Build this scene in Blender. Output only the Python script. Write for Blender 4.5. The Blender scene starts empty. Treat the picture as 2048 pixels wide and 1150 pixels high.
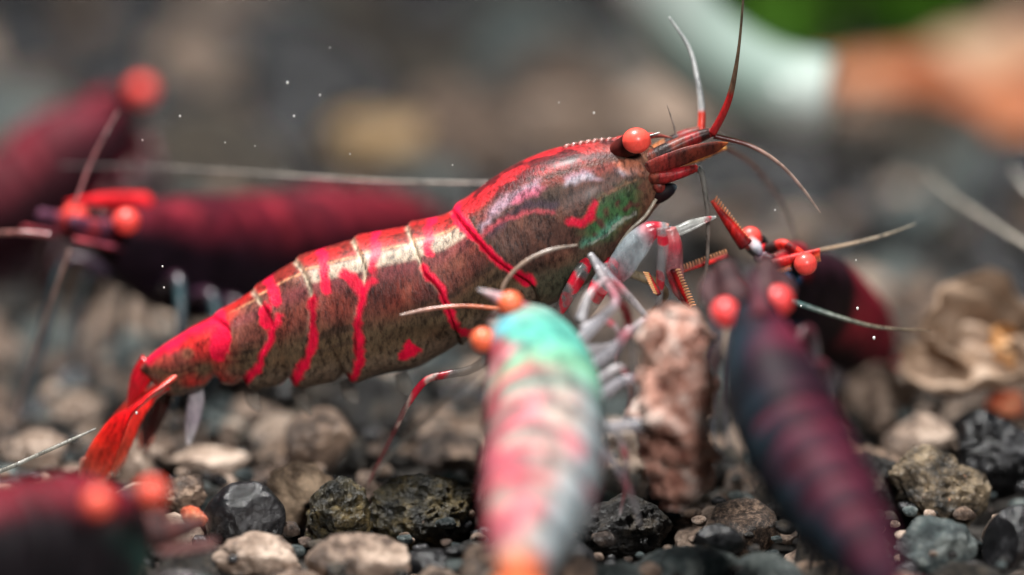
import bpy, math, random
import numpy as np
from mathutils import Vector, Matrix, noise as mnoise

# ------------------------------------------------------------------ scene, camera, light
sc = bpy.context.scene
col = sc.collection
sc.unit_settings.system = 'METRIC'
sc.unit_settings.scale_length = 0.01            # one unit is one centimetre
PITCH = math.radians(14.0)
DIST = 11.38
ZC = 0.79                                       # height of the point the lens is centred on
LENS = 100.0
CAM = np.array([0.0, -DIST * math.cos(PITCH), ZC + DIST * math.sin(PITCH)])
FWD = np.array([0.0, math.cos(PITCH), -math.sin(PITCH)])
UPV = np.array([0.0, math.sin(PITCH), math.cos(PITCH)])
RGT = np.array([1.0, 0.0, 0.0])
FPX = 2048 * LENS / 36.0

cd = bpy.data.cameras.new('camera')
cam = bpy.data.objects.new('camera', cd)
col.objects.link(cam)
cam.location = CAM
cam.rotation_euler = (math.pi / 2 - PITCH, 0, 0)
cd.lens = LENS
cd.sensor_width = 36
cd.clip_start = 0.5
cd.clip_end = 500
cd.dof.use_dof = True
cd.dof.focus_distance = DIST - 0.27
cd.dof.aperture_fstop = 0.17
sc.camera = cam

w = bpy.data.worlds.new('World')
sc.world = w
w.use_nodes = True
bg = w.node_tree.nodes['Background']
bg.inputs[0].default_value = (0.55, 0.85, 1.0, 1)
bg.inputs[1].default_value = 0.06

def area(name, loc, target, size, power, color, sy=None):
    l = bpy.data.lights.new(name, 'AREA')
    l.shape = 'RECTANGLE'
    l.size = size
    l.size_y = sy or size
    l.energy = power
    l.color = color
    o = bpy.data.objects.new(name, l)
    col.objects.link(o)
    o.location = loc
    o.rotation_euler = (Vector(target) - Vector(loc)).to_track_quat('-Z', 'Y').to_euler()
    return o
area('tank_lamp', (-3.0, 1.5, 17.0), (0, 0.5, 0), 2.2, 7400, (1.0, 0.98, 0.95), 2.2)
area('flash_lamp', (3.5, -13.0, 8.5), (0, 0, 0.6), 2.0, 1900, (1.0, 0.97, 0.95), 2.0)

vs = sc.view_settings
vs.view_transform = 'Standard'
vs.look = 'None'
vs.exposure = 0.0
vs.gamma = 1.0
vs.use_curve_mapping = False
sc.render.engine = 'CYCLES'
sc.cycles.use_denoising = True
try:
    sc.cycles.denoiser = 'OPENIMAGEDENOISE'
except Exception:
    pass
sc.cycles.max_bounces = 8
sc.cycles.transparent_max_bounces = 24
sc.cycles.caustics_reflective = False
sc.cycles.caustics_refractive = False
sc.cycles.sample_clamp_indirect = 4.0
sc.cycles.sample_clamp_direct = 12.0

# ------------------------------------------------------------------ helpers
rng = random.Random(7)
nrng = np.random.default_rng(7)

def U(px, py, Y=0.0):
    """point of the vertical plane y = Y (cm) for a place read off the photograph (2048 x 1150)"""
    d = FWD + RGT * ((px - 1024) / FPX) + UPV * ((575 - py) / FPX)
    return CAM + d * ((Y - CAM[1]) / d[1])

def Gd(px, py, z=0.0):
    d = FWD + RGT * ((px - 1024) / FPX) + UPV * ((575 - py) / FPX)
    return CAM + d * ((z - CAM[2]) / d[2])

def proj(v):
    r = v - CAM
    dep = r @ FWD
    return 1024 + FPX * (r @ RGT) / dep, 575 - FPX * (r @ UPV) / dep, dep

def lin(c):
    c = np.asarray(c, float) / 255.0
    return np.where(c <= 0.04045, c / 12.92, ((c + 0.055) / 1.055) ** 2.4)

def crom(P, n):
    """Catmull-Rom resampling of rows to n rows, even in index"""
    P = np.asarray(P, float)
    if P.ndim == 1:
        P = P[:, None]
    m = len(P)
    if m == 2:
        t = np.linspace(0, 1, n)[:, None]
        return P[0] * (1 - t) + P[1] * t
    Q = np.vstack([2 * P[0] - P[1], P, 2 * P[-1] - P[-2]])
    t = np.linspace(0, m - 1, n)
    i = np.minimum(t.astype(int), m - 2)
    f = (t - i)[:, None]
    a, b, c, d = Q[i], Q[i + 1], Q[i + 2], Q[i + 3]
    return 0.5 * (2 * b + (c - a) * f + (2 * a - 5 * b + 4 * c - d) * f ** 2 + (3 * b - 3 * c + d - a) * f ** 3)

def nz(V, scale, off=0.0):
    return np.array([mnoise.noise(Vector((p[0] * scale + off, p[1] * scale + off * .7, p[2] * scale - off))) for p in V])

def sstep(a, b, x):
    t = np.clip((x - a) / (b - a), 0, 1)
    return t * t * (3 - 2 * t)

def empty(name, loc, label, cat, group=None):
    o = bpy.data.objects.new(name, None)
    col.objects.link(o)
    o.location = loc
    o.empty_display_size = 0.1
    o['label'] = label
    o['category'] = cat
    if group:
        o['group'] = group
    return o

def tag(o, label=None, cat=None, group=None, kind=None):
    for k, v in (('label', label), ('category', cat), ('group', group), ('kind', kind)):
        if v:
            o[k] = v
    return o

def origin(parent):
    p = np.zeros(3)
    while parent is not None:
        p = p + np.array(parent.location)
        parent = parent.parent
    return p

def mk(name, V, F, mat, parent=None, cols=None, smooth=True, loc=None):
    V = np.asarray(V, float)
    o0 = origin(parent)
    if loc is not None and parent is None:
        o0 = np.asarray(loc, float)
    me = bpy.data.meshes.new(name)
    me.from_pydata((V - o0).tolist(), [], [tuple(int(i) for i in f) for f in F])
    if smooth:
        me.polygons.foreach_set('use_smooth', np.ones(len(me.polygons), bool))
    if cols is not None:
        a = me.color_attributes.new('pigment', 'FLOAT_COLOR', 'POINT')
        cols = np.asarray(cols, float)
        if cols.shape[1] == 3:
            cols = np.hstack([cols, np.ones((len(cols), 1))])
        a.data.foreach_set('color', cols.astype(np.float32).ravel())
    me.materials.append(mat)
    me.update()
    o = bpy.data.objects.new(name, me)
    col.objects.link(o)
    if parent is not None:
        o.parent = parent
    elif loc is not None:
        o.location = loc
    return o

def grid_faces(n, m, closed=True):
    F = []
    mm = m if closed else m - 1
    for i in range(n - 1):
        for j in range(mm):
            k = (j + 1) % m
            F.append((i * m + j, i * m + k, (i + 1) * m + k, (i + 1) * m + j))
    return F

def tube(pts, ra, rb=None, ref=(0.0, 1.0, 0.0), n=36, seg=10, caps=True):
    """swept elliptic tube; returns verts, faces, t (0..1 along) per vertex, angle per vertex"""
    P = crom(pts, n)
    ra = crom(ra if np.ndim(ra) else [ra, ra], n)[:, 0]
    rb = ra if rb is None else crom(rb if np.ndim(rb) else [rb, rb], n)[:, 0]
    T = np.gradient(P, axis=0)
    T /= np.linalg.norm(T, axis=1)[:, None] + 1e-12
    ref = np.asarray(ref, float)
    if ref.ndim == 1:
        ref = np.tile(ref, (n, 1))
    A = ref - (ref * T).sum(1)[:, None] * T
    A /= np.linalg.norm(A, axis=1)[:, None] + 1e-9
    B = np.cross(T, A)
    th = np.linspace(0, 2 * math.pi, seg, endpoint=False)
    V = P[:, None, :] + A[:, None, :] * (np.cos(th)[None, :, None] * np.maximum(ra, 1e-4)[:, None, None]) \
        + B[:, None, :] * (np.sin(th)[None, :, None] * np.maximum(rb, 1e-4)[:, None, None])
    V = V.reshape(-1, 3)
    F = grid_faces(n, seg)
    tt = np.repeat(np.linspace(0, 1, n), seg)
    an = np.tile(th, n)
    if caps:
        V = np.vstack([V, P[0], P[-1]])
        a, b = len(V) - 2, len(V) - 1
        for j in range(seg):
            k = (j + 1) % seg
            F.append((a, k, j))
            F.append((b, (n - 1) * seg + j, (n - 1) * seg + k))
        tt = np.append(tt, [0, 1])
        an = np.append(an, [0, 0])
    return V, F, tt, an

def ramp_cols(t, stops):
    """stops: (t, (r,g,b), alpha) in display colour"""
    x = [s[0] for s in stops]
    C = np.array([list(lin(s[1])) + [s[2] if len(s) > 2 else 1.0] for s in stops])
    return np.stack([np.interp(t, x, C[:, k]) for k in range(4)], 1)

def join(parts):
    Vs, Fs, Cs, off = [], [], [], 0
    for p in parts:
        Vs.append(p[0])
        Fs += [tuple(i + off for i in f) for f in p[1]]
        if len(p) > 2:
            Cs.append(p[2])
        off += len(p[0])
    return np.vstack(Vs), Fs, (np.vstack(Cs) if Cs else None)

# ------------------------------------------------------------------ materials
def newmat(name):
    m = bpy.data.materials.new(name)
    m.use_nodes = True
    nt = m.node_tree
    return m, nt, nt.nodes['Principled BSDF'], nt.nodes['Material Output']

def N(nt, t, **kw):
    n = nt.nodes.new(t)
    for k, v in kw.items():
        setattr(n, k, v)
    return n

def noise_node(nt, scale, detail=4, rough=0.6, coord='Object', stretch=None):
    tc = N(nt, 'ShaderNodeTexCoord')
    src = tc.outputs[coord]
    if stretch:
        mp = N(nt, 'ShaderNodeMapping')
        mp.inputs['Scale'].default_value = stretch[0]
        mp.inputs['Rotation'].default_value = stretch[1]
        nt.links.new(src, mp.inputs[0])
        src = mp.outputs[0]
    t = N(nt, 'ShaderNodeTexNoise')
    t.inputs['Scale'].default_value = scale
    t.inputs['Detail'].default_value = detail
    t.inputs['Roughness'].default_value = rough
    nt.links.new(src, t.inputs['Vector'])
    return t

def cramp(nt, stops):
    r = N(nt, 'ShaderNodeValToRGB')
    e = r.color_ramp.elements
    while len(e) < len(stops):
        e.new(0.5)
    for k, (p, c) in enumerate(stops):
        e[k].position = p
        e[k].color = tuple(c) + ((1,) if len(c) == 3 else ())
    return r

def pigment_mat(name, rough=0.35, sss=0.12, speck=0.75, speck_scale=26, bump=0.25, coat=0.3, see_through=False, bump_scale=60, spec=0.45):
    m, nt, p, out = newmat(name)
    at = N(nt, 'ShaderNodeAttribute', attribute_name='pigment')
    t1 = noise_node(nt, speck_scale, 5, 0.7, stretch=((1.5, 1.0, 0.62), (0, 0.5, 0)))
    r1 = cramp(nt, [(0.36, (0.18, 0.15, 0.16)), (0.5, (0.86, 0.83, 0.82)), (0.66, (1.4, 1.3, 1.25))])
    nt.links.new(t1.outputs['Fac'], r1.inputs[0])
    mul = N(nt, 'ShaderNodeMix', data_type='RGBA', blend_type='MULTIPLY', clamp_result=False)
    nt.links.new(at.outputs['Color'], mul.inputs['A'])
    nt.links.new(r1.outputs[0], mul.inputs['B'])
    if see_through:
        mul.inputs['Factor'].default_value = speck
    else:
        f = N(nt, 'ShaderNodeMath', operation='MULTIPLY')
        nt.links.new(at.outputs['Alpha'], f.inputs[0])
        f.inputs[1].default_value = speck
        nt.links.new(f.outputs[0], mul.inputs['Factor'])
    nt.links.new(mul.outputs['Result'], p.inputs['Base Color'])
    p.inputs['Roughness'].default_value = rough
    p.inputs['Specular IOR Level'].default_value = spec
    p.inputs['Coat Weight'].default_value = coat
    p.inputs['Coat Roughness'].default_value = 0.22
    if sss:
        p.inputs['Subsurface Weight'].default_value = sss
        p.inputs['Subsurface Radius'].default_value = (0.06, 0.025, 0.018)
        p.inputs['Subsurface Scale'].default_value = 1.0
    if bump:
        tb = noise_node(nt, bump_scale, 3, 0.6, stretch=((1.4, 1.0, 0.6), (0, 0.5, 0)))
        b = N(nt, 'ShaderNodeBump')
        b.inputs['Strength'].default_value = bump
        b.inputs['Distance'].default_value = 0.01
        nt.links.new(tb.outputs['Fac'], b.inputs['Height'])
        nt.links.new(b.outputs[0], p.inputs['Normal'])
    if see_through:
        tr = N(nt, 'ShaderNodeBsdfTransparent')
        mx = N(nt, 'ShaderNodeMixShader')
        nt.links.new(at.outputs['Alpha'], mx.inputs[0])
        nt.links.new(tr.outputs[0], mx.inputs[1])
        nt.links.new(p.outputs[0], mx.inputs[2])
        nt.links.new(mx.outputs[0], out.inputs['Surface'])
    return m

M_SHELL = pigment_mat('speckled_shell', rough=0.46, sss=0.3, speck=0.85, speck_scale=34, bump=0.4, bump_scale=70, spec=0.2, coat=0.06)
M_SOFT = pigment_mat('mottled_shell', rough=0.6, speck=0.7, speck_scale=10, bump=0.0, coat=0.0, spec=0.12)
M_LIMB = pigment_mat('glassy_limb', rough=0.22, sss=0, speck=0.6, speck_scale=24, bump=0.3, coat=0.5, see_through=True)
M_EYE = pigment_mat('coral_eye', rough=0.4, sss=0.2, speck=0.22, speck_scale=50, bump=0.1, bump_scale=160, coat=0.35, spec=0.3)

def stone_mat(name, c_dark, c_mid, c_light, scale=7, rough=0.55, pits=0.5, bump=0.75, rnd=0.0, fleck=None, spec=0.5):
    m, nt, p, out = newmat(name)
    t = noise_node(nt, scale, 8, 0.68)
    oi = N(nt, 'ShaderNodeObjectInfo')
    add = N(nt, 'ShaderNodeMath', operation='MULTIPLY_ADD')
    nt.links.new(oi.outputs['Random'], add.inputs[0])
    add.inputs[1].default_value = rnd
    sub = N(nt, 'ShaderNodeMath', operation='SUBTRACT')
    nt.links.new(t.outputs['Fac'], sub.inputs[0])
    sub.inputs[1].default_value = rnd / 2
    nt.links.new(sub.outputs[0], add.inputs[2])
    r = cramp(nt, [(0.38, lin(c_dark)), (0.5, lin(c_mid)), (0.62, lin(c_light))])
    nt.links.new(add.outputs[0], r.inputs[0])
    cur = r.outputs[0]
    v = N(nt, 'ShaderNodeTexVoronoi')
    v.inputs['Scale'].default_value = scale * 3.2
    tc = N(nt, 'ShaderNodeTexCoord')
    nt.links.new(tc.outputs['Object'], v.inputs['Vector'])
    pr = cramp(nt, [(0.0, (1 - pits,) * 3), (0.25, (1, 1, 1))])
    nt.links.new(v.outputs['Distance'], pr.inputs[0])
    mul = N(nt, 'ShaderNodeMix', data_type='RGBA', blend_type='MULTIPLY')
    mul.inputs['Factor'].default_value = 0.8
    nt.links.new(cur, mul.inputs['A'])
    nt.links.new(pr.outputs[0], mul.inputs['B'])
    cur = mul.outputs['Result']
    if fleck:
        tf = noise_node(nt, scale * 2.6, 5, 0.7)
        fr = cramp(nt, [(fleck[1], (0, 0, 0)), (fleck[1] + 0.06, (1, 1, 1))])
        nt.links.new(tf.outputs['Fac'], fr.inputs[0])
        fm = N(nt, 'ShaderNodeMix', data_type='RGBA')
        nt.links.new(fr.outputs[0], fm.inputs['Factor'])
        nt.links.new(cur, fm.inputs['A'])
        fm.inputs['B'].default_value = tuple(lin(fleck[0])) + (1,)
        cur = fm.outputs['Result']
    nt.links.new(cur, p.inputs['Base Color'])
    p.inputs['Roughness'].default_value = rough * .72
    p.inputs['Specular IOR Level'].default_value = spec
    tb = noise_node(nt, scale * 5, 6, 0.7)
    b = N(nt, 'ShaderNodeBump')
    b.inputs['Strength'].default_value = bump
    b.inputs['Distance'].default_value = 0.045
    nt.links.new(tb.outputs['Fac'], b.inputs['Height'])
    b2 = N(nt, 'ShaderNodeBump')
    b2.inputs['Strength'].default_value = bump * pits
    b2.inputs['Distance'].default_value = 0.035
    nt.links.new(v.outputs['Distance'], b2.inputs['Height'])
    nt.links.new(b.outputs[0], b2.inputs['Normal'])
    nt.links.new(b2.outputs[0], p.inputs['Normal'])
    return m

S_BLACK = stone_mat('black_stone', (10, 10, 12), (26, 26, 28), (60, 60, 62), rough=0.3, pits=0.3, bump=0.35, fleck=((150, 160, 170), 0.70))
S_DARK = stone_mat('dark_soil_stone', (14, 14, 15), (40, 37, 34), (92, 82, 70), rough=0.5, rnd=0.1, fleck=((190, 160, 120), 0.72))
S_BROWN = stone_mat('brown_stone', (42, 34, 30), (96, 79, 68), (164, 138, 118), rough=0.55, rnd=0.12)
S_TAN = stone_mat('tan_stone', (92, 76, 66), (170, 147, 130), (218, 196, 178), rough=0.5, rnd=0.12, pits=0.35)
S_GREY = stone_mat('grey_stone', (28, 36, 38), (72, 82, 82), (132, 138, 134), rough=0.45, rnd=0.12)
S_MOSS = stone_mat('mossy_pitted_stone', (18, 20, 15), (58, 52, 34), (122, 106, 70), scale=9, rough=0.5, pits=0.75, bump=0.9, fleck=((215, 140, 80), 0.69))
S_CRUST = stone_mat('crusted_stone', (40, 38, 34), (112, 98, 80), (168, 148, 120), scale=9, rough=0.45, pits=0.7, bump=0.9, fleck=((245, 170, 125), 0.66))
S_ORANGE = stone_mat('orange_stone', (150, 62, 40), (226, 110, 74), (250, 170, 130), rough=0.4, pits=0.3)
S_LAYER = stone_mat('banded_stone', (80, 66, 54), (170, 146, 122), (225, 196, 165), scale=6, rough=0.5, pits=0.3, bump=0.8)
S_OCHRE = stone_mat('ochre_stone', (96, 76, 52), (150, 122, 86), (186, 158, 122), rough=0.5, pits=0.3)

m_bed, nt, p, _ = newmat('dark_substrate')
t = noise_node(nt, 6, 6, 0.7)
r = cramp(nt, [(0.3, lin((14, 14, 14))), (0.7, lin((58, 52, 46)))])
nt.links.new(t.outputs['Fac'], r.inputs[0])
nt.links.new(r.outputs[0], p.inputs['Base Color'])
p.inputs['Roughness'].default_value = 0.8
M_BED = m_bed

# ------------------------------------------------------------------ the gravel bed
import bmesh
def ico(sub):
    bm = bmesh.new()
    bmesh.ops.create_icosphere(bm, subdivisions=sub, radius=1.0)
    V = np.array([v.co[:] for v in bm.verts])
    F = [tuple(v.index for v in f.verts) for f in bm.faces]
    bm.free()
    return V, F
ICO = {k: ico(k) for k in (2, 3, 4, 5)}

def rock(sub, seed, rough=0.16, cuts=5, fine=0.03, pit=0.0):
    V, F = ICO[sub]
    V = V.copy()
    rr = np.random.default_rng(seed)
    for _ in range(cuts):                               # worn flats
        d = rr.normal(size=3)
        d /= np.linalg.norm(d)
        h = rr.uniform(0.62, 0.9)
        s = V @ d
        over = np.maximum(s - h, 0)
        V -= d * (over * 0.85)[:, None]
    r = 1 + rough * nz(V, 1.3, seed * 3.1) + rough * 0.5 * nz(V, 2.9, seed * 1.7)
    if fine:
        r += fine * nz(V, 7.0, seed * 2.3) + fine * 0.6 * nz(V, 15.0, seed * .9)
    if pit:
        q = nz(V, 5.5, seed * 4.7)
        r -= pit * sstep(0.15, 0.5, q)
        q = nz(V, 11, seed * 5.7)
        r -= pit * 0.6 * sstep(0.2, 0.5, q)
    return V * r[:, None], F

n = 120
gx = np.linspace(-40, 40, n)
gy = np.linspace(-9, 70, n)
X, Yg = np.meshgrid(gx, gy)
V = np.stack([X.ravel(), Yg.ravel(), np.zeros(n * n)], 1)
V[:, 2] = -0.26 + 0.03 * nz(V, 1.1)
F = [(i * n + j, i * n + j + 1, (i + 1) * n + j + 1, (i + 1) * n + j) for i in range(n - 1) for j in range(n - 1)]
bed = mk('gravel_bed', V, F, M_BED)
tag(bed, kind='structure')

placed = []   # (x, y, r)
shown = []

def stone(name, px, py, wpx, hpx, mat, label, z=0.1, seed=1, sub=5, rough=0.2, cuts=7, fine=0.045, pit=0.0, rot=0.0, dep=0.8, tilt=0.0, group=None):
    z -= 0.115
    c = Gd(px, py, z)
    _, _, dp = proj(c[None, :])
    k = dp[0] / FPX
    a, b = wpx * k / 2, hpx * k / 2
    V, F = rock(sub, seed, rough, cuts, fine, pit)
    V = V / np.abs(V).max(0)
    S = V * np.array([a, dep * (a + b) / 2, b])
    ca, sa = math.cos(rot), math.sin(rot)
    R = np.array([[ca, 0, sa], [0, 1, 0], [-sa, 0, ca]])
    S = S @ R.T
    o = mk(name, S + c, F, mat, loc=c)
    tag(o, label, 'stone', group)
    placed.append((c[0], c[1], max(a, b) * 0.86))
    shown.append((px, py, wpx / 2, hpx / 2, c[1]))
    return o

stone('black_pebble', 490, 1040, 165, 160, S_BLACK, 'smooth glossy black pebble beside the banded tan stone', seed=3, rough=0.08, cuts=2, fine=0.012, z=0.10)
stone('banded_stone', 602, 985, 135, 150, S_LAYER, 'tan stone with thin ridged bands behind the smooth black pebble', seed=5, z=0.08, fine=0.05)
stone('pitted_stone', 672, 1040, 150, 180, S_MOSS, 'narrow grey brown pitted stone between black pebble and big mossy stone', seed=8, z=0.06, pit=0.13, rot=0.5)
stone('mossy_stone', 852, 1018, 235, 170, S_MOSS, 'large dark olive pitted stone with tiny orange flecks', seed=11, z=0.07, pit=0.12, cuts=6)
stone('beige_stone', 725, 1122, 230, 110, S_TAN, 'wide smooth beige stone in front of the mossy pitted stone', seed=14, z=0.06, rough=0.1)
stone('tan_pebble', 520, 1112, 200, 100, S_TAN, 'low tan stone in front of the smooth black pebble', seed=17, z=0.05, pit=0.07)
stone('rounded_stone', 640, 885, 140, 150, S_BROWN, 'rounded light brown stone under the striped shrimp belly', seed=20, z=0.12, rough=0.12)
stone('dark_boulder', 745, 825, 175, 170, S_DARK, 'large dark stone in the shade under the striped shrimp', seed=23, z=0.1)
stone('crusted_stone', 1888, 985, 245, 170, S_CRUST, 'pitted brown stone with bright peach crust on both ends', seed=26, z=0.1, pit=0.14, rot=0.45, cuts=6)
stone('rough_black_stone', 1990, 905, 200, 190, S_BLACK, 'rough black stone leaning behind the peach crusted stone', seed=29, z=0.14, pit=0.16, rot=0.4, fine=0.06)
stone('olive_stone', 1735, 975, 150, 140, S_DARK, 'dull olive stone between maroon shrimp and peach crusted stone', seed=32, z=0.08, fine=0.05)
stone('pointed_stone', 1862, 1100, 185, 140, S_GREY, 'grey pointed stone in front of the peach crusted stone', seed=35, z=0.06, rough=0.2)
stone('slate_pebble', 2030, 1090, 130, 170, S_BLACK, 'blue black smooth stone right of the grey pointed stone', seed=38, z=0.08, rough=0.08, fine=0.01)
stone('domed_pebble', 1752, 790, 180, 140, S_TAN, 'domed tan pebble under the red tail of the black shrimp', seed=41, z=0.12, rough=0.08)
stone('buff_pebble', 1830, 880, 160, 110, S_TAN, 'buff pebble behind the olive stone', seed=44, z=0.1, rough=0.1)
stone('orange_pebble', 2015, 805, 90, 60, S_ORANGE, 'small bright orange pebble behind the rough black stone', seed=47, z=0.18, sub=4)
stone('cream_pebble', 252, 930, 120, 110, S_TAN, 'cream rounded pebble behind the red tail fan of the striped shrimp', seed=50, z=0.09, rough=0.08)
stone('sandy_pebble', 70, 900, 150, 95, S_TAN, 'sandy stone behind the dark shrimp with green flank', seed=53, z=0.08)
stone('orange_chip', 388, 1032, 58, 44, S_ORANGE, 'small orange chip beside the smooth black pebble', seed=56, z=0.16, sub=4, pit=0.1, rot=0.6)
stone('crumbly_stone', 368, 990, 120, 80, S_BROWN, 'crumbly brown stone left of the smooth black pebble', seed=59, z=0.1, pit=0.15)
stone('flat_stone', 420, 925, 160, 60, S_TAN, 'flat buff stone under the tail of the striped shrimp', seed=62, z=0.06)
stone('grey_slab', 1370, 1140, 240, 90, S_GREY, 'smooth grey slab in front of the salmon food lump', seed=65, z=0.04, rough=0.08, sub=4)
stone('dark_pebble', 1440, 1080, 110, 70, S_BLACK, 'dark blue grey pebble behind the smooth grey slab', seed=68, z=0.1, rough=0.1, sub=4)
stone('coal_stone', 1250, 1050, 200, 150, S_DARK, 'dark charcoal stone beside the turquoise shrimp', seed=71, z=0.05, pit=0.1)
stone('ochre_pebble', 760, 285, 250, 130, S_OCHRE, 'ochre yellow pebble far behind the striped shrimp', seed=74, z=0.2, sub=4)
stone('pale_round_pebble', 1830, 450, 170, 130, S_GREY, 'pale grey round pebble behind the black shrimp', seed=77, z=0.15, sub=4)
stone('chestnut_stone', 900, 910, 170, 110, S_BROWN, 'brown stone with pale top behind the big mossy stone', seed=80, z=0.05)

variants = []
for k in range(12):
    variants.append(rock(3, 100 + k, 0.17, 5, 0.035, 0.06 if k % 3 == 0 else 0.0))
low_variants = [rock(3, 200 + k, 0.17, 5, 0.0) for k in range(8)]
mats5 = [S_DARK, S_BROWN, S_TAN, S_GREY, S_BLACK]
wts = [0.27, 0.26, 0.25, 0.14, 0.08]
cands = []
def scatter(step, zlo, zhi, rlo, rhi, y0, y1, keep=1.0):
    y = y0
    row = 0
    while y < y1:
        half = (11 + y) * 0.19 + 1.2
        x = -half + (row % 2) * step / 2
        while x < half:
            if rng.random() < keep:
                xx = x + rng.uniform(-.4, .4) * step
                yy = y + rng.uniform(-.4, .4) * step
                rr = rng.uniform(rlo, rhi)
                zz = rng.uniform(zlo, zhi)
                a_, b_, d_ = proj(np.array([[xx, yy, zz]]))
                rp = rr * FPX / d_[0]
                if any(yy < q[4] + .05 and ((a_[0] - q[0]) / (q[2] + rp * .5)) ** 2 + ((b_[0] - q[1]) / (q[3] + rp * .4)) ** 2 < 1 for q in shown):
                    x += step
                    continue
                if all((xx - q[0]) ** 2 + (yy - q[1]) ** 2 > (q[2] + rr * 0.55) ** 2 for q in placed):
                    cands.append((xx, yy, zz, rr))
            x += step
        y += step * 0.87
        row += 1
scatter(0.25, -0.18, -0.09, 0.10, 0.17, -2.0, 6.0)
scatter(0.42, -0.09, 0.0, 0.09, 0.19, -1.0, 6.0, 0.6)
scatter(0.7, -0.25, 0.05, 0.25, 0.55, 6.0, 24.0)
info = []
for (x, y, z, r_) in cands:
    q = np.array([[x, y, z]])
    a, b, d = proj(q)
    inside = -60 < a[0] < 2108 and -30 < b[0] < 1210
    info.append((inside, r_ * FPX / d[0] + (z * 60)))
order = sorted(range(len(cands)), key=lambda i: (-int(info[i][0]), -info[i][1]))
single = set(order[:285])
meshes = {}
rest = {id(m): [] for m in mats5}
bymat = {id(m): m for m in mats5}
for i, (x, y, z, r_) in enumerate(cands):
    mat = rng.choices(mats5, wts)[0]
    if y > 3.0:
        q = mnoise.noise(Vector((x * .95, y * .5, 4.0))) - (.14 if x < -1.2 and y > 7 else .03)
        mat = rng.choices(mats5, [.3, .03, .0, .03, .65] if q < .03 else ([.05, .45, .25, .3, .1] if q > .1 else [.3, .2, .12, .15, .4]))[0]
    e = Matrix.Rotation(rng.uniform(0, 6.28), 3, 'Z') @ Matrix.Rotation(rng.uniform(-.5, .5), 3, 'X') @ Matrix.Rotation(rng.uniform(-.5, .5), 3, 'Y')
    s = (r_ * rng.uniform(.9, 1.25), r_ * rng.uniform(.85, 1.1), r_ * rng.uniform(.65, .95))
    if i in single:
        k = rng.randrange(len(variants))
        key = (k, mat.name)
        if key not in meshes:
            Vv, Ff = variants[k]
            me = bpy.data.meshes.new('pebble')
            me.from_pydata(Vv.tolist(), [], Ff)
            me.polygons.foreach_set('use_smooth', np.ones(len(me.polygons), bool))
            me.materials.append(mat)
            meshes[key] = me
        o = bpy.data.objects.new('pebble', meshes[key])
        col.objects.link(o)
        o.parent = bed
        o.location = (x, y, z)
        o.rotation_euler = e.to_euler()
        o.scale = s
    else:
        Vv, Ff = low_variants[rng.randrange(len(low_variants))]
        R = np.array(e)
        rest[id(mat)].append(((Vv * np.array(s)) @ R.T + np.array([x, y, z]), Ff))
Vs, Fs, mi, off = [], [], [], 0
used = [m for m in mats5 if rest[id(m)]]
for idx, m in enumerate(used):
    for Vv, Ff in rest[id(m)]:
        Vs.append(Vv)
        Fs += [tuple(q + off for q in f) for f in Ff]
        mi += [idx] * len(Ff)
        off += len(Vv)
grits = [rock(2, 300 + k, .2, 4, 0) for k in range(5)]
for k in range(1500):
    yy = rng.uniform(-1.4, 2.6)
    xx = rng.uniform(-1, 1) * ((11 + yy) * .19 + .2)
    rr = rng.uniform(.012, .045)
    Vv, Ff = grits[k % 5]
    idx = rng.randrange(len(used))
    Vs.append(Vv * rr * np.array([1.2, 1, .8]) + np.array([xx, yy, rng.uniform(-.14, -.03)]))
    Fs += [tuple(q + off for q in f) for f in Ff]
    mi += [idx] * len(Ff)
    off += len(Vv)
g = mk('gravel', np.vstack(Vs), Fs, used[0], bed)
for m in used[1:]:
    g.data.materials.append(m)
g.data.polygons.foreach_set('material_index', np.array(mi, np.int32))
tag(g, kind='stuff')

# ------------------------------------------------------------------ shrimp building blocks
def sphere_part(name, c, r, colour, mat, parent, stretch=(1, 1, 1), sub=3):
    V, F = ICO[sub]
    V = V * np.array(stretch) * r + np.asarray(c)
    return mk(name, V, F, mat, parent, np.tile(np.append(lin(colour), 1.0), (len(V), 1)))

def limb(name, pts, r, stops, parent, n=40, seg=8, flat=None, ref=(0, 1, 0), mat=None):
    V, F, t, a = tube(pts, r, flat, ref, n, seg)
    return mk(name, V, F, mat or M_LIMB, parent, ramp_cols(t, stops))

# red chequered glassy limb: list of bands
def glass(bands, base=(150, 160, 165), al=0.55, red=(205, 30, 55)):
    st = [(0, base, al)]
    for a, b in bands:
        st += [(max(a - .025, 0), base, al), (a, red, 0.95), (b, red, 0.95), (min(b + .025, 1), base, al)]
    st.append((1, base, al))
    return st

# ------------------------------------------------------------------ the striped shrimp in the middle
base = U(760, 945, -0.05)
hero = empty('striped_shrimp', base, 'large brown translucent shrimp with bright red bands standing in profile over the gravel', 'shrimp')

ST = np.array([
    # dorsal x, y   ventral x, y   half width
    [1330, 336, 1338, 366, .035], [1316, 306, 1330, 392, .085], [1292, 288, 1308, 420, .125], [1255, 281, 1283, 450, .16],
    [1205, 282, 1250, 488, .195], [1150, 290, 1212, 528, .225], [1090, 306, 1165, 566, .245], [1030, 332, 1110, 596, .255],
    [975, 368, 1052, 618, .26], [930, 406, 1003, 640, .255], [890, 433, 965, 664, .25], [835, 450, 920, 700, .25],
    [775, 464, 860, 730, .25], [710, 481, 790, 752, .245], [645, 502, 720, 764, .235], [585, 528, 640, 772, .22],
    [530, 566, 565, 776, .2], [480, 600, 500, 776, .178], [430, 632, 450, 772, .152], [375, 662, 405, 782, .125],
    [325, 692, 362, 796, .1], [294, 716, 335, 790, .07], [281, 734, 312, 765, .028]])
NL, NR = 560, 176
S = crom(ST, NL)
S[:, 3] -= 66 * S[:, 4] * (1 - sstep(960, 1120, S[:, 2]))
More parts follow.
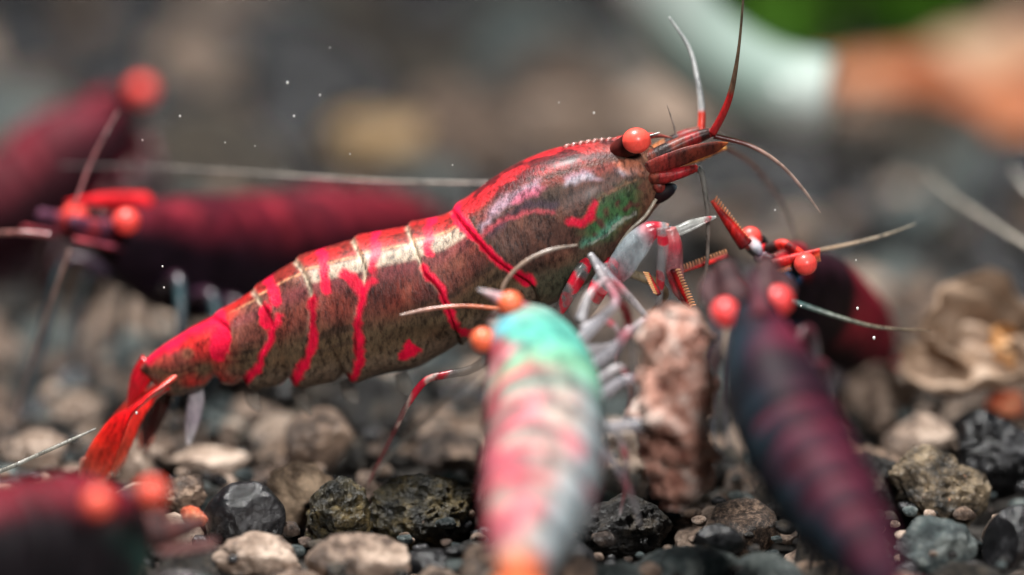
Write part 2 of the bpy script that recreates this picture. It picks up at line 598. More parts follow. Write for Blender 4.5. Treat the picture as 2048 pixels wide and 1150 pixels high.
for nx_ in (690, 580, 490, 432):                # notches between the side plates
    S[:, 3] -= 15 * np.exp(-((S[:, 2] - nx_) / 13.0) ** 2)
th = np.linspace(0, 2 * math.pi, NR, endpoint=False)
D3 = np.array([U(a, b) for a, b in S[:, 0:2]])
V3 = np.array([U(a, b) for a, b in S[:, 2:4]])
C3 = (D3 + V3) / 2
H3 = (D3 - V3) / 2
cz, sz = np.cos(th), np.sin(th)
# a little flatter on the flanks, wider low down
wz = np.sign(sz) * np.abs(sz) ** 0.86 * (1.0 - 0.05 * cz)
body = C3[:, None, :] + H3[:, None, :] * cz[None, :, None]
body[:, :, 1] += S[:, 4][:, None] * wz[None, :]
body = body.reshape(-1, 3)
near = body.copy()
near[:, 1] = -np.abs(near[:, 1])
PX, PY, _ = proj(near)
vf = np.tile((1 - cz) / 2, NL)
sf = np.repeat(np.linspace(0, 1, NL), NR)
o_ = np.argsort(ST[:, 0])
xs_ = np.linspace(250, 1345, 300)
dk = crom(ST[:, 0:2], 300)
vk = crom(ST[:, 2:4], 300)
od, ov = np.argsort(dk[:, 0]), np.argsort(vk[:, 0])
ydo = np.interp(PX, dk[od, 0], dk[od, 1])
yve = np.interp(PX, vk[ov, 0], vk[ov, 1])
qd = PY - ydo                       # how far below the ridge of the back, in picture units
vf = np.clip((qd + 10) / np.maximum(yve - ydo, 40), 0, 1)

nA = nz(near, 4.0, 1.0)
nB = nz(near, 11.0, 5.0)
nC = nz(near, 28.0, 9.0)
wx = PX + 6 * nB + 5 * nC + 2.5 * nz(near, 60.0, 2.0)
wy = PY + 6 * nz(near, 11.0, 15.0) + 5 * nz(near, 28.0, 21.0) + 2.5 * nz(near, 60.0, 7.0)

def dist_poly(x, y, P):
    best = np.full(len(x), 1e9)
    sgn = np.zeros(len(x))
    P = np.asarray(P, float)
    for (ax, ay), (bx, by) in zip(P[:-1], P[1:]):
        dx, dy = bx - ax, by - ay
        t = np.clip(((x - ax) * dx + (y - ay) * dy) / (dx * dx + dy * dy), 0, 1)
        d = np.hypot(x - ax - t * dx, y - ay - t * dy)
        s = np.sign((x - ax) * dy - (y - ay) * dx)
        m = d < best
        best[m] = d[m]
        sgn[m] = s[m]
    return best, sgn

def stroke(P, width, soft=4.5):
    P = crom(P, len(P) * 5) if len(P) > 2 else P
    d, _ = dist_poly(wx, wy, P)
    return 1 - sstep(width / 2 - soft, width / 2 + soft, d)

def blob(cx, cy, rx, ry, rot=0, soft=0.35):
    c, s = math.cos(rot), math.sin(rot)
    dx, dy = wx - cx, wy - cy
    a, b = (dx * c + dy * s) / rx, (-dx * s + dy * c) / ry
    return 1 - sstep(1 - soft, 1 + soft, np.hypot(a, b) + 0.25 * nB)

# segment margins (rear edge of each plate)
EDGES = [
    [(902, 418), (921, 441), (948, 472), (986, 514), (1025, 542), (1062, 566), (1075, 600), (1060, 660)],
    [(812, 446), (829, 488), (841, 520), (851, 548), (880, 582), (905, 640), (920, 690), (900, 730)],
    [(704, 474), (722, 512), (733, 548), (722, 600), (710, 655), (710, 705), (690, 760), (675, 790)],
    [(588, 520), (611, 548), (625, 592), (621, 650), (608, 705), (588, 748), (550, 790)],
    [(506, 582), (531, 616), (546, 648), (528, 700), (500, 745), (462, 790)],
    [(420, 630), (455, 652), (463, 668), (456, 705), (436, 772)],
]
disp = np.zeros(len(body))
pale_edge = np.zeros(len(body))
for k, E in enumerate(EDGES):
    E = crom(E, len(E) * 6)
    d, s = dist_poly(PX, PY, E)
    d = d * s             # positive towards the head
    amp = [0.014, 0.014, 0.014, 0.013, 0.011, 0.010][k]
    disp += amp * np.where(d > 0, np.exp(-d / 45.0), -0.35 * np.exp(d / 22.0)) * sstep(-6, 6, d) \
        + np.where(d <= 0, -0.35 * amp * np.exp(d / 22.0), 0) * (1 - sstep(-6, 6, d))
    pale_edge = np.maximum(pale_edge, np.exp(-((d + 2) / 4.5) ** 2))
# rounded side plates: scalloped lower rim
for cx, cy in ((700, 770), (600, 778), (500, 782), (820, 742)):
    disp += 0.012 * np.exp(-(((PX - cx) / 38) ** 2 + ((PY - cy + 16) / 26) ** 2))
disp += 0.004 * nA + 0.0022 * nB
nrm = body - np.repeat(C3, NR, 0)
nrm /= np.linalg.norm(nrm, axis=1)[:, None] + 1e-9
endfade = np.minimum(1, np.minimum(sf, 1 - sf) * 40)
body = body + nrm * (disp * endfade)[:, None]

def mix(C, c, m):
    m = np.clip(m, 0, 1)[:, None]
    return C * (1 - m) + lin(c)[None, :] * m

abd = np.ones(len(body))
E = crom(EDGES[0], 48)
d0, s0 = dist_poly(PX, PY, E)
cara = (s0 > 0).astype(float)
C = np.tile(lin((116, 66, 56)), (len(body), 1))
C = mix(C, (90, 44, 40), sstep(-.1, .5, nA))
C = mix(C, (140, 88, 72), sstep(.15, .6, nB) * .6)
C = mix(C, (150, 66, 52), sstep(.1, .5, nz(near, 6, 33)) * .5)
C = mix(C, (92, 82, 62), sstep(.52, .72, vf) * .85)
C = mix(C, (58, 46, 38), sstep(.1, .45, np.sin(vf * 62 + 5 * nA + 2 * nB)) * sstep(.54, .62, vf) * (1 - sstep(.74, .82, vf)) * sstep(-.4, .3, nz(near, 5, 77)) * .7)
C = mix(C, (112, 98, 84), sstep(.8, .94, vf) * .85)
C = mix(C, (120, 60, 66), sstep(.2, .3, vf) * (1 - sstep(.3, .42, vf)) * .6)
# light band below the line, front three plates
C = mix(C, (176, 162, 144), sstep(.155, .18, vf) * (1 - sstep(.25, .285, vf)) * sstep(600, 640, PX) * (1 - cara) * .95)
# dorsal strip
C = mix(C, (176, 34, 34), 1 - sstep(.125, .15, vf))
C = mix(C, (112, 40, 32), (1 - sstep(.12, .145, vf)) * sstep(-.05, .35, nB + .4 * nA) * .8)
C = mix(C, (212, 150, 112), np.exp(-((vf - .15) / .011) ** 2) * (1 - cara) * sstep(430, 480, PX) * .85)
C = mix(C, (205, 190, 165), pale_edge * (1 - sstep(.35, .75, vf)) * .75)
alpha = np.ones(len(body))
# rear part runs to red
rr_ = 1 - sstep(420, 500, PX)
C = mix(C, (196, 40, 42), rr_ * sstep(-.55, .1, nA + .5 * nB) * .9)
C = mix(C, (130, 100, 76), rr_ * sstep(.2, .45, nz(near, 9, 51)) * .6)
C = mix(C, (214, 44, 36), rr_ * (1 - sstep(.2, .34, vf)))

# carapace
K = np.tile(lin((86, 58, 50)), (len(body), 1))
K = mix(K, (70, 54, 46), sstep(-.1, .4, nA))
K = mix(K, (116, 76, 62), sstep(.1, .5, nB) * .7)
K = mix(K, (190, 36, 44), (1 - sstep(.13, .21, vf)) * (1 - sstep(1120, 1230, PX) * .75))
K = mix(K, (60, 22, 26), (1 - sstep(.17, .25, vf)) * sstep(.05, .3, nB + .3 * nA) * .85)
K = mix(K, (34, 20, 24), stroke([(1035, 350), (1080, 332), (1150, 318), (1230, 306)], 13, 5) * .75)
K = mix(K, (150, 66, 62), stroke([(960, 440), (1010, 400), (1070, 370), (1150, 350), (1230, 332)], 16, 8) * .6)
K = mix(K, (168, 146, 164), stroke([(965, 452), (1000, 412), (1050, 384), (1110, 364), (1180, 352), (1240, 350)], 17, 9) * sstep(-.35, .15, nB + .4 * nC) * .8)
K = mix(K, (166, 170, 178), stroke([(1100, 372), (1170, 356), (1230, 344), (1290, 346)], 11, 6) * .6 * sstep(-.3, .2, nB))
K = mix(K, (190, 90, 116), blob(1050, 392, 34, 9, -.4) * .7)
K = mix(K, (58, 44, 62), stroke([(985, 462), (1030, 425), (1080, 405), (1110, 410)], 18, 9) * .7)
K = mix(K, (172, 70, 80), stroke([(965, 470), (1010, 438), (1060, 424), (1110, 422)], 9, 4) * .85)
K = mix(K, (196, 120, 92), blob(1265, 335, 34, 14, .2) * .7)
K = mix(K, (56, 110, 66), blob(1222, 428, 62, 34, -.7, .6) * .85 * sstep(-.5, 0, nC))
K = mix(K, (92, 165, 140), stroke([(1165, 488), (1200, 468), (1240, 440)], 13, 7) * .7)
K = mix(K, (180, 186, 176), stroke([(1180, 486), (1225, 458), (1270, 424)], 5, 3) * .7)
K = mix(K, (150, 110, 84), stroke([(1195, 405), (1225, 380), (1270, 362)], 5, 3) * .7)
K = mix(K, (140, 100, 76), sstep(1260, 1320, PX) * .6)
K = mix(K, (74, 88, 70), sstep(.72, .9, vf) * .6 * (1 - sstep(1150, 1250, PX)))
C = C * (1 - cara[:, None]) + K * cara[:, None]

# the red bands
RED = (228, 20, 62)
R = np.zeros(len(body))
def band(P, wd, soft=4.5):
    global R
    R = np.maximum(R, stroke(P, wd * .86, soft))
band([(910, 420), (922, 444), (948, 474), (986, 514), (1025, 541), (1060, 563)], 27)
band([(864, 440), (861, 470), (858, 505)], 21)
band([(846, 536), (876, 570), (894, 606), (906, 638), (926, 660), (944, 664)], 19)
band([(753, 464), (750, 498), (747, 541)], 20)
band([(750, 562), (729, 586), (717, 630), (719, 680), (720, 712), (706, 742), (684, 764)], 19)
band([(694, 548), (708, 560), (722, 582)], 26)
band([(641, 500), (647, 532), (652, 578)], 24)
band([(628, 600), (629, 645), (619, 702), (598, 742), (566, 771)], 19)
band([(536, 556), (546, 580), (551, 606)], 26)
band([(531, 622), (536, 646)], 30)
band([(561, 634), (551, 652)], 18)
band([(549, 650), (532, 697), (511, 735), (474, 774)], 18)
band([(436, 640), (446, 668), (437, 702)], 44, 5)
band([(300, 715), (340, 690), (400, 655), (440, 640)], 26, 8)
band([(1143, 445), (1165, 444), (1182, 430), (1192, 410)], 19)
# the small triangle low on the flank
tri = np.ones(len(body))
T3 = [(815, 676), (848, 704), (790, 716)]
cx_, cy_ = np.mean([q[0] for q in T3]), np.mean([q[1] for q in T3])
for (ax, ay), (bx, by) in zip(T3, T3[1:] + T3[:1]):
    sgn = np.sign((bx - ax) * (cy_ - ay) - (by - ay) * (cx_ - ax))
    dd = sgn * ((bx - ax) * (wy - ay) - (by - ay) * (wx - ax)) / math.hypot(bx - ax, by - ay)
    tri = np.minimum(tri, sstep(-2, 3, dd))
R = np.maximum(R, tri)
C = mix(C, RED, R)
C = mix(C, (150, 14, 36), R * sstep(.15, .5, nB) * .6)
alpha = 1 - R * .62
V = np.vstack([body, C3[0], C3[-1]])
F = grid_faces(NL, NR)
a_, b_ = len(V) - 2, len(V) - 1
for j in range(NR):
    k = (j + 1) % NR
    F.append((a_, k, j))
    F.append((b_, (NL - 1) * NR + j, (NL - 1) * NR + k))
cc = np.hstack([C, alpha[:, None]])
cc = np.vstack([cc, cc[0], cc[-1]])
mk('body', V, F, M_SHELL, hero, cc)

# eyes
def hero_eye(px, py, Y, r):
    c = U(px, py, Y)
    e = sphere_part('eye', c, r, (255, 88, 74), M_EYE, hero, (1.05, 1, .95), 4)
    st = U(px - 12, py + 8, Y + .05)
    limb('eyestalk', [U(px - 40, py + 20, Y + .1), st, c + (np.array(c) - st) * -.25], [.036, .046, .045], [(0, (96, 36, 32), 1), (.5, (50, 20, 20), 1), (1, (24, 12, 16), 1)], e, mat=M_SOFT, seg=14)
hero_eye(1273, 281, -.17, .053)
hero_eye(1276, 286, .1, .05)
# rostrum
rostrum = limb('rostrum', [U(1150, 322), U(1200, 303), U(1250, 284), U(1290, 273), U(1318, 271), U(1345, 276)], [.004, .014, .024, .02, .012, .002], [(0, (160, 36, 40), 1), (.6, (150, 50, 44), 1), (1, (120, 70, 60), 1)], hero, flat=[.004, .03, .03, .016, .008, .002], mat=M_SHELL)
teeth = []
for k in range(11):
    a = 1130 + k * 14
    q = U(a, np.interp(a, dk[od, 0], dk[od, 1]) + 3)
    A_, B_, tt, _ = tube([q, q + np.array([.008, 0, .012]), q + np.array([.022, 0, .018])], [.012, .008, .001], n=6, seg=6)
    teeth.append((A_, B_, ramp_cols(tt, [(0, (150, 50, 50), 1), (1, (190, 150, 140), .9)])))
Vj, Fj, Cj = join(teeth)
tag(mk('rostral_teeth', Vj, Fj, M_LIMB, rostrum, Cj), kind='stuff')
# antennular stalks, scales
def seg_stops(cols):
    st = []
    k = len(cols)
    for i, c in enumerate(cols):
        st += [(i / k + .001, c, 1), ((i + 1) / k - .02, c, 1)]
    return st
BR, RD, DK, AM = (104, 46, 34), (128, 32, 32), (40, 20, 18), (150, 92, 52)
limb('antennule_stalk', [U(1290, 330, -.06), U(1330, 306, -.06), U(1372, 284, -.05), U(1412, 268, -.04), U(1428, 266, -.04)], [.044, .038, .029, .022, .014], seg_stops([BR, DK, BR, RD, DK, RD]), hero, mat=M_SHELL, seg=16, n=60)
limb('antennule_stalk', [U(1292, 326, .08), U(1330, 298, .08), U(1370, 276, .08), U(1402, 262, .08)], [.045, .04, .034, .022], seg_stops([DK, AM, DK, RD, BR]), hero, mat=M_SHELL, seg=16, n=60)
limb('antennal_scale', [U(1288, 340, -.1), U(1330, 326, -.12), U(1380, 308, -.12), U(1430, 294, -.1), U(1456, 286, -.08)], [.026, .036, .036, .024, .004], [(0, (96, 44, 36), 1), (.25, (124, 40, 36), 1), (.4, (70, 30, 24), 1), (.55, (110, 46, 34), 1), (.7, (60, 26, 20), 1), (.85, (110, 54, 34), 1), (1, (160, 100, 54), 1)], hero, flat=[.02, .016, .012, .01, .004], ref=(0.25, -.2, 1), mat=M_SHELL, n=60, seg=16)
limb('antennal_scale', [U(1300, 332, .1), U(1350, 320, .14), U(1400, 306, .14), U(1452, 296, .1)], [.026, .034, .032, .006], [(0, (110, 60, 40), 1), (.5, (190, 124, 62), 1), (1, (206, 150, 80), 1)], hero, flat=.012, ref=(0.25, .2, 1), mat=M_SHELL, n=40, seg=16)
limb('antenna_base', [U(1296, 356, -.1), U(1330, 354, -.12), U(1366, 344, -.12), U(1394, 336, -.1)], [.028, .027, .022, .014], seg_stops([BR, RD, (150, 30, 38), RD]), hero, mat=M_SHELL, seg=16)
limb('mouthpart', [U(1290, 392, -.05), U(1318, 388, -.08), U(1340, 378, -.08), U(1352, 372, -.07)], [.04, .036, .026, .008], [(0, (60, 24, 22), 1), (.45, (30, 18, 20), 1), (.75, (24, 26, 32), 1), (1, (120, 140, 150), 1)], hero, mat=M_SOFT, seg=14)
limb('mouthpart', [U(1300, 366, -.04), U(1316, 372, -.1), U(1322, 384, -.1)], [.028, .03, .012], [(0, (110, 80, 60), 1), (1, (150, 40, 44), 1)], hero, mat=M_SHELL, seg=12)
# flagella
def hair(name, P, r, stops, parent, n=60):
    return limb(name, [U(*q) for q in P], r, stops, parent, n=n, seg=6)
hair('antennule', [(1424, 268, -.05), (1447, 225, -.05), (1463, 180, -.05), (1477, 100, -.05), (1486, 0, -.05), (1486, -60, -.05)], [.017, .016, .013, .007, .005, .003], [(0, (130, 24, 26), 1), (.36, (150, 28, 28), 1), (.4, (90, 66, 50), 1), (1, (110, 104, 84), 1)], hero)
hair('antennule', [(1402, 264, .12), (1403, 220, .14), (1396, 165, .16), (1378, 95, .2), (1338, 34, .24)], [.017, .016, .013, .009, .004], [(0, (210, 60, 48), 1), (.22, (220, 72, 56), 1), (.26, (190, 196, 196), .85), (1, (170, 176, 176), .7)], hero)
hair('antennule', [(1428, 272, -.05), (1500, 291, -.07), (1560, 328, -.08), (1606, 378, -.08), (1641, 425, -.08)], [.012, .010, .008, .007, .003], [(0, (60, 24, 24), 1), (.2, (110, 60, 56), 1), (.4, (170, 140, 125), 1), (1, (176, 160, 150), 1)], hero)
hair('antennule', [(1440, 290, .2), (1500, 325, .4), (1545, 378, .55), (1578, 430, .65), (1600, 500, .7)], [.012, .011, .010, .008, .005], [(0, (120, 90, 84), .8), (1, (150, 134, 124), .6)], hero)
hair('antenna', [(1394, 336, -.1), (1404, 350, -.1), (1412, 400, -.12), (1416, 450, -.13), (1412, 540, -.1), (1390, 640, 0)], [.016, .013, .011, .009, .008, .006], [(0, (40, 44, 46), 1), (.15, (100, 100, 96), .9), (1, (150, 140, 130), .7)], hero)
hair('antenna', [(1300, 330, .12), (1180, 350, .3), (1060, 364, .4), (930, 366, .5), (760, 362, .62), (600, 352, .72), (450, 342, .85), (300, 334, 1.0), (120, 330, 1.2)], [.009, .008, .007, .007, .006, .006, .006, .005, .003], [(0, (150, 140, 132), .9), (.6, (176, 168, 158), .75), (1, (150, 150, 150), .35)], hero, n=90)
hair('setal_hair', [(1352, 268, -.03), (1344, 240, -.03), (1334, 210, -.03)], [.005, .004, .002], [(0, (160, 150, 140), .9), (1, (180, 170, 160), .8)], hero)
hair('setal_hair', [(1300, 272, -.1), (1312, 268, -.1), (1320, 265, -.1)], [.006, .005, .003], [(0, (40, 30, 30), 1), (1, (180, 170, 160), .8)], hero)
hair('setal_hair', [(1312, 398, -.12), (1290, 432, -.14), (1258, 462, -.16), (1230, 500, -.16)], [.008, .008, .007, .004], [(0, (180, 170, 150), .9), (1, (170, 165, 150), .8)], hero)

# legs
RDL = (212, 26, 54)
def leg(P, r, stops, parent=hero, n=70, name='leg', seg=18):
    r = [q * .68 for q in r]
    stops = [(a, b, c * (.52 if c < .8 else .85)) for a, b, c in stops]
    V_, F_, t_, a_ = tube([U(*q) for q in P], r, None, (0, 1, 0), n, seg)
    V_ = V_ + .12 * np.mean(r) * np.stack([nz(V_, 14, 1), nz(V_, 14, 4), nz(V_, 14, 8)], 1)
    t_ = t_ + .05 * nz(V_, 13, 3.0) + .035 * nz(V_, 34, 5.0) + .03 * np.cos(a_ + 1)
    return mk(name, V_, F_, M_LIMB, parent, ramp_cols(np.clip(t_, 0, 1), stops))
leg([(1205, 560, -.18), (1236, 540, -.24), (1264, 500, -.28), (1292, 468, -.3), (1318, 458, -.3), (1338, 456, -.3)], [.05, .075, .082, .066, .042, .03], [(0, (140, 60, 70), .8), (.14, (214, 40, 70), .9), (.3, (170, 190, 200), .7), (.5, (196, 212, 220), .7), (.68, (210, 60, 80), .85), (.76, (214, 40, 60), .9), (.84, (176, 190, 196), .75), (1, (226, 150, 130), .9)])
leg([(1338, 456, -.3), (1344, 490, -.3), (1350, 545, -.28), (1358, 580, -.25), (1378, 612, -.22)], [.04, .058, .052, .04, .018], [(0, (214, 130, 130), .85), (.25, (206, 70, 86), .85), (.45, (196, 150, 156), .75), (.6, (214, 30, 56), .95), (.75, (200, 120, 120), .8), (1, (196, 50, 66), .9)])
leg([(1322, 456, -.34), (1326, 490, -.34), (1322, 540, -.32), (1318, 600, -.25), (1316, 650, -.2)], [.025, .034, .028, .022, .01], glass([(.1, .2), (.55, .62)], (180, 180, 184), .6))
leg([(1330, 458, -.28), (1352, 462, -.26), (1382, 450, -.24), (1410, 440, -.22), (1432, 434, -.2)], [.022, .03, .032, .02, .008], [(0, (80, 140, 160), .85), (.15, (190, 196, 190), .7), (.7, (200, 204, 200), .75), (.8, (200, 30, 50), .95), (.87, (190, 200, 200), .8), (1, (220, 220, 210), .9)])
leg([(1225, 525, -.2), (1212, 552, -.26), (1194, 582, -.28), (1178, 612, -.26), (1158, 640, -.2)], [.045, .06, .055, .045, .03], glass([(.02, .12), (.42, .58)], (140, 156, 160), .55))
leg([(1175, 520, -.2), (1162, 545, -.24), (1142, 580, -.26), (1122, 615, -.24), (1098, 650, -.2), (1088, 800, -.1), (1080, 930, -.05)], [.034, .046, .042, .036, .028, .02, .008], glass([(.03, .1), (.22, .3), (.42, .46)], (150, 156, 156), .55))
leg([(1250, 545, -.1), (1300, 560, -.12), (1330, 590, -.1), (1290, 640, -.05)], [.025, .03, .022, .01], [(0, (120, 110, 96), .8), (.5, (206, 186, 140), .85), (1, (120, 60, 50), .9)])
# hind walking leg under the belly, and the ones behind it
leg([(1010, 690, -.2), (950, 735, -.26), (900, 748, -.28), (860, 757, -.28), (838, 775, -.27), (812, 814, -.25), (780, 880, -.18), (742, 955, -.1), (736, 975, -.08)], [.03, .026, .024, .022, .022, .018, .014, .010, .004], [(0, (150, 150, 150), .6), (.22, (150, 150, 146), .6), (.25, (190, 24, 44), .95), (.33, (150, 20, 36), .95), (.36, (210, 200, 190), .8), (.42, (214, 26, 60), .95), (.58, (214, 26, 60), .95), (.62, (226, 214, 200), .9), (.66, (150, 60, 66), .75), (.9, (170, 80, 84), .75), (1, (206, 190, 180), .8)])
leg([(1000, 690, .1), (948, 745, .12), (880, 810, .14), (820, 870, .15), (770, 920, .16), (752, 950, .16)], [.03, .03, .026, .022, .016, .006], [(0, (170, 166, 160), .5), (1, (176, 170, 160), .6)])
leg([(1040, 660, -.2), (1010, 760, -.26), (985, 850, -.22), (965, 950, -.12)], [.03, .026, .02, .008], glass([(.3, .42), (.62, .7)], (150, 150, 150), .6))
leg([(1120, 600, .18), (1170, 700, .26), (1200, 820, .24), (1215, 930, .2)], [.03, .028, .02, .008], glass([(.3, .42)], (150, 150, 150), .6))
leg([(1180, 560, .2), (1250, 620, .3), (1270, 760, .3), (1280, 900, .26)], [.03, .028, .02, .008], glass([(.3, .42)], (150, 150, 150), .6))
# swimmerets
for (P, Y) in (([(392, 772), (392, 800), (384, 845), (376, 888)], .02), ([(500, 770), (506, 800), (520, 820)], -.04), ([(590, 770), (604, 800), (622, 830)], -.02), ([(690, 762), (702, 790), (716, 806)], -.02), ([(800, 745), (812, 775), (826, 792)], 0)):
    limb('swimmeret', [U(a, b, Y) for a, b in P], [.028, .034, .03, .012] if len(P) == 4 else [.026, .03, .01], ([(0, (176, 176, 180), .75), (.6, (190, 180, 192), .7), (1, (226, 224, 226), .9)] if len(P) == 4 else [(0, (110, 104, 96), .5), (1, (140, 136, 128), .35)]), hero, flat=.012, ref=(1, 0, 0), seg=10)
# tail fan
def fan(name, P, wdt, stops, thick=.014, ref=(.75, -.3, .6)):
    V_, F_, t_, a_ = tube([U(*q) for q in P], wdt, thick, ref, 60, 40)
    stops = [(a, b, 1.0 if a < .45 else 1.0 - .4 * (a - .45)) for a, b, c in stops]
    cc_ = ramp_cols(np.clip(t_ + .05 * nz(V_, 12, 3), 0, 1), stops)
    rib = np.cos(np.cos(a_) * 12.0)
    cc_[:, :3] *= (1 - .28 * sstep(.2, .9, rib) * sstep(.1, .35, t_) - .25 * sstep(.1, .5, nz(V_, 16, 9)))[:, None]
    o = mk(name, V_, F_, M_LIMB, hero, cc_)
    if name == 'uropod':
        end = [q for q in V_[(t_ > .8) & (np.abs(np.sin(a_)) < .5)]]
        ctr = U(*P[-3])
        parts = []
        for q in end[::2]:
            d_ = q - ctr
            d_ /= np.linalg.norm(d_) + 1e-9
            A_, B_, tt, _ = tube([q - d_ * .004, q + d_ * .014, q + d_ * .03], [.0035, .003, .001], n=5, seg=4)
            parts.append((A_, B_, ramp_cols(tt, [(0, (220, 120, 100), .6), (1, (230, 180, 160), .4)])))
        Vj, Fj, Cj = join(parts)
        tag(mk('hair_fringe', Vj, Fj, M_LIMB, o, Cj), kind='stuff')
    return o
OR, RD2 = (236, 60, 36), (224, 22, 26)
fan('telson', [(300, 728, 0), (283, 752, .01), (268, 785, .02), (258, 815, .02)], [.055, .045, .03, .008], [(0, (226, 36, 40), 1), (.4, (206, 20, 44), 1), (.8, (206, 30, 40), 1), (1, (190, 60, 50), 1)])
fan('uropod', [(352, 752, -.08), (322, 775, -.12), (285, 802, -.15), (246, 838, -.17), (214, 888, -.17), (192, 935, -.15), (172, 975, -.12)], [.03, .046, .05, .056, .06, .058, .02], [(0, (226, 100, 84), 1), (.12, (236, 70, 56), 1), (.3, (226, 30, 34), 1), (.5, (226, 14, 20), 1), (.68, (228, 44, 30), 1), (.85, (226, 84, 62), 1), (1, (214, 120, 104), 1)])
fan('uropod', [(340, 770, -.06), (300, 800, -.05), (262, 842, -.05), (236, 890, -.05), (222, 940, -.04)], [.03, .05, .062, .06, .02], [(0, RD2, 1), (.5, (226, 50, 40), 1), (1, (226, 110, 84), 1)])
fan('uropod', [(335, 760, .06), (290, 800, .12), (245, 850, .15), (205, 905, .16), (180, 950, .15)], [.03, .05, .06, .055, .02], [(0, RD2, 1), (.6, (220, 60, 40), 1), (1, (210, 90, 80), 1)])
fan('uropod', [(345, 775, .04), (320, 810, .08), (300, 850, .1), (290, 890, .1)], [.025, .04, .045, .015], [(0, (60, 20, 20), 1), (.6, (40, 18, 18), 1), (1, (90, 30, 30), 1)])

# ------------------------------------------------------------------ the other shrimps
#          s,   up,   down, half width   (in units of the greatest half height)
PROF = np.array([[0, .10, .16, .14], [.04, .38, .45, .40], [.1, .62, .72, .62], [.18, .84, .95, .82], [.28, 1, 1.05, .98], [.38, 1, 1.02, 1.0],
                 [.44, .90, .98, .96], [.52, .90, 1.0, .95], [.62, .86, .96, .92], [.72, .78, .86, .84], [.8, .66, .70, .72], [.88, .52, .52, .56],
                 [.95, .38, .38, .42], [1, .2, .2, .24]])
SEG = [.43, .52, .61, .70, .79, .88]

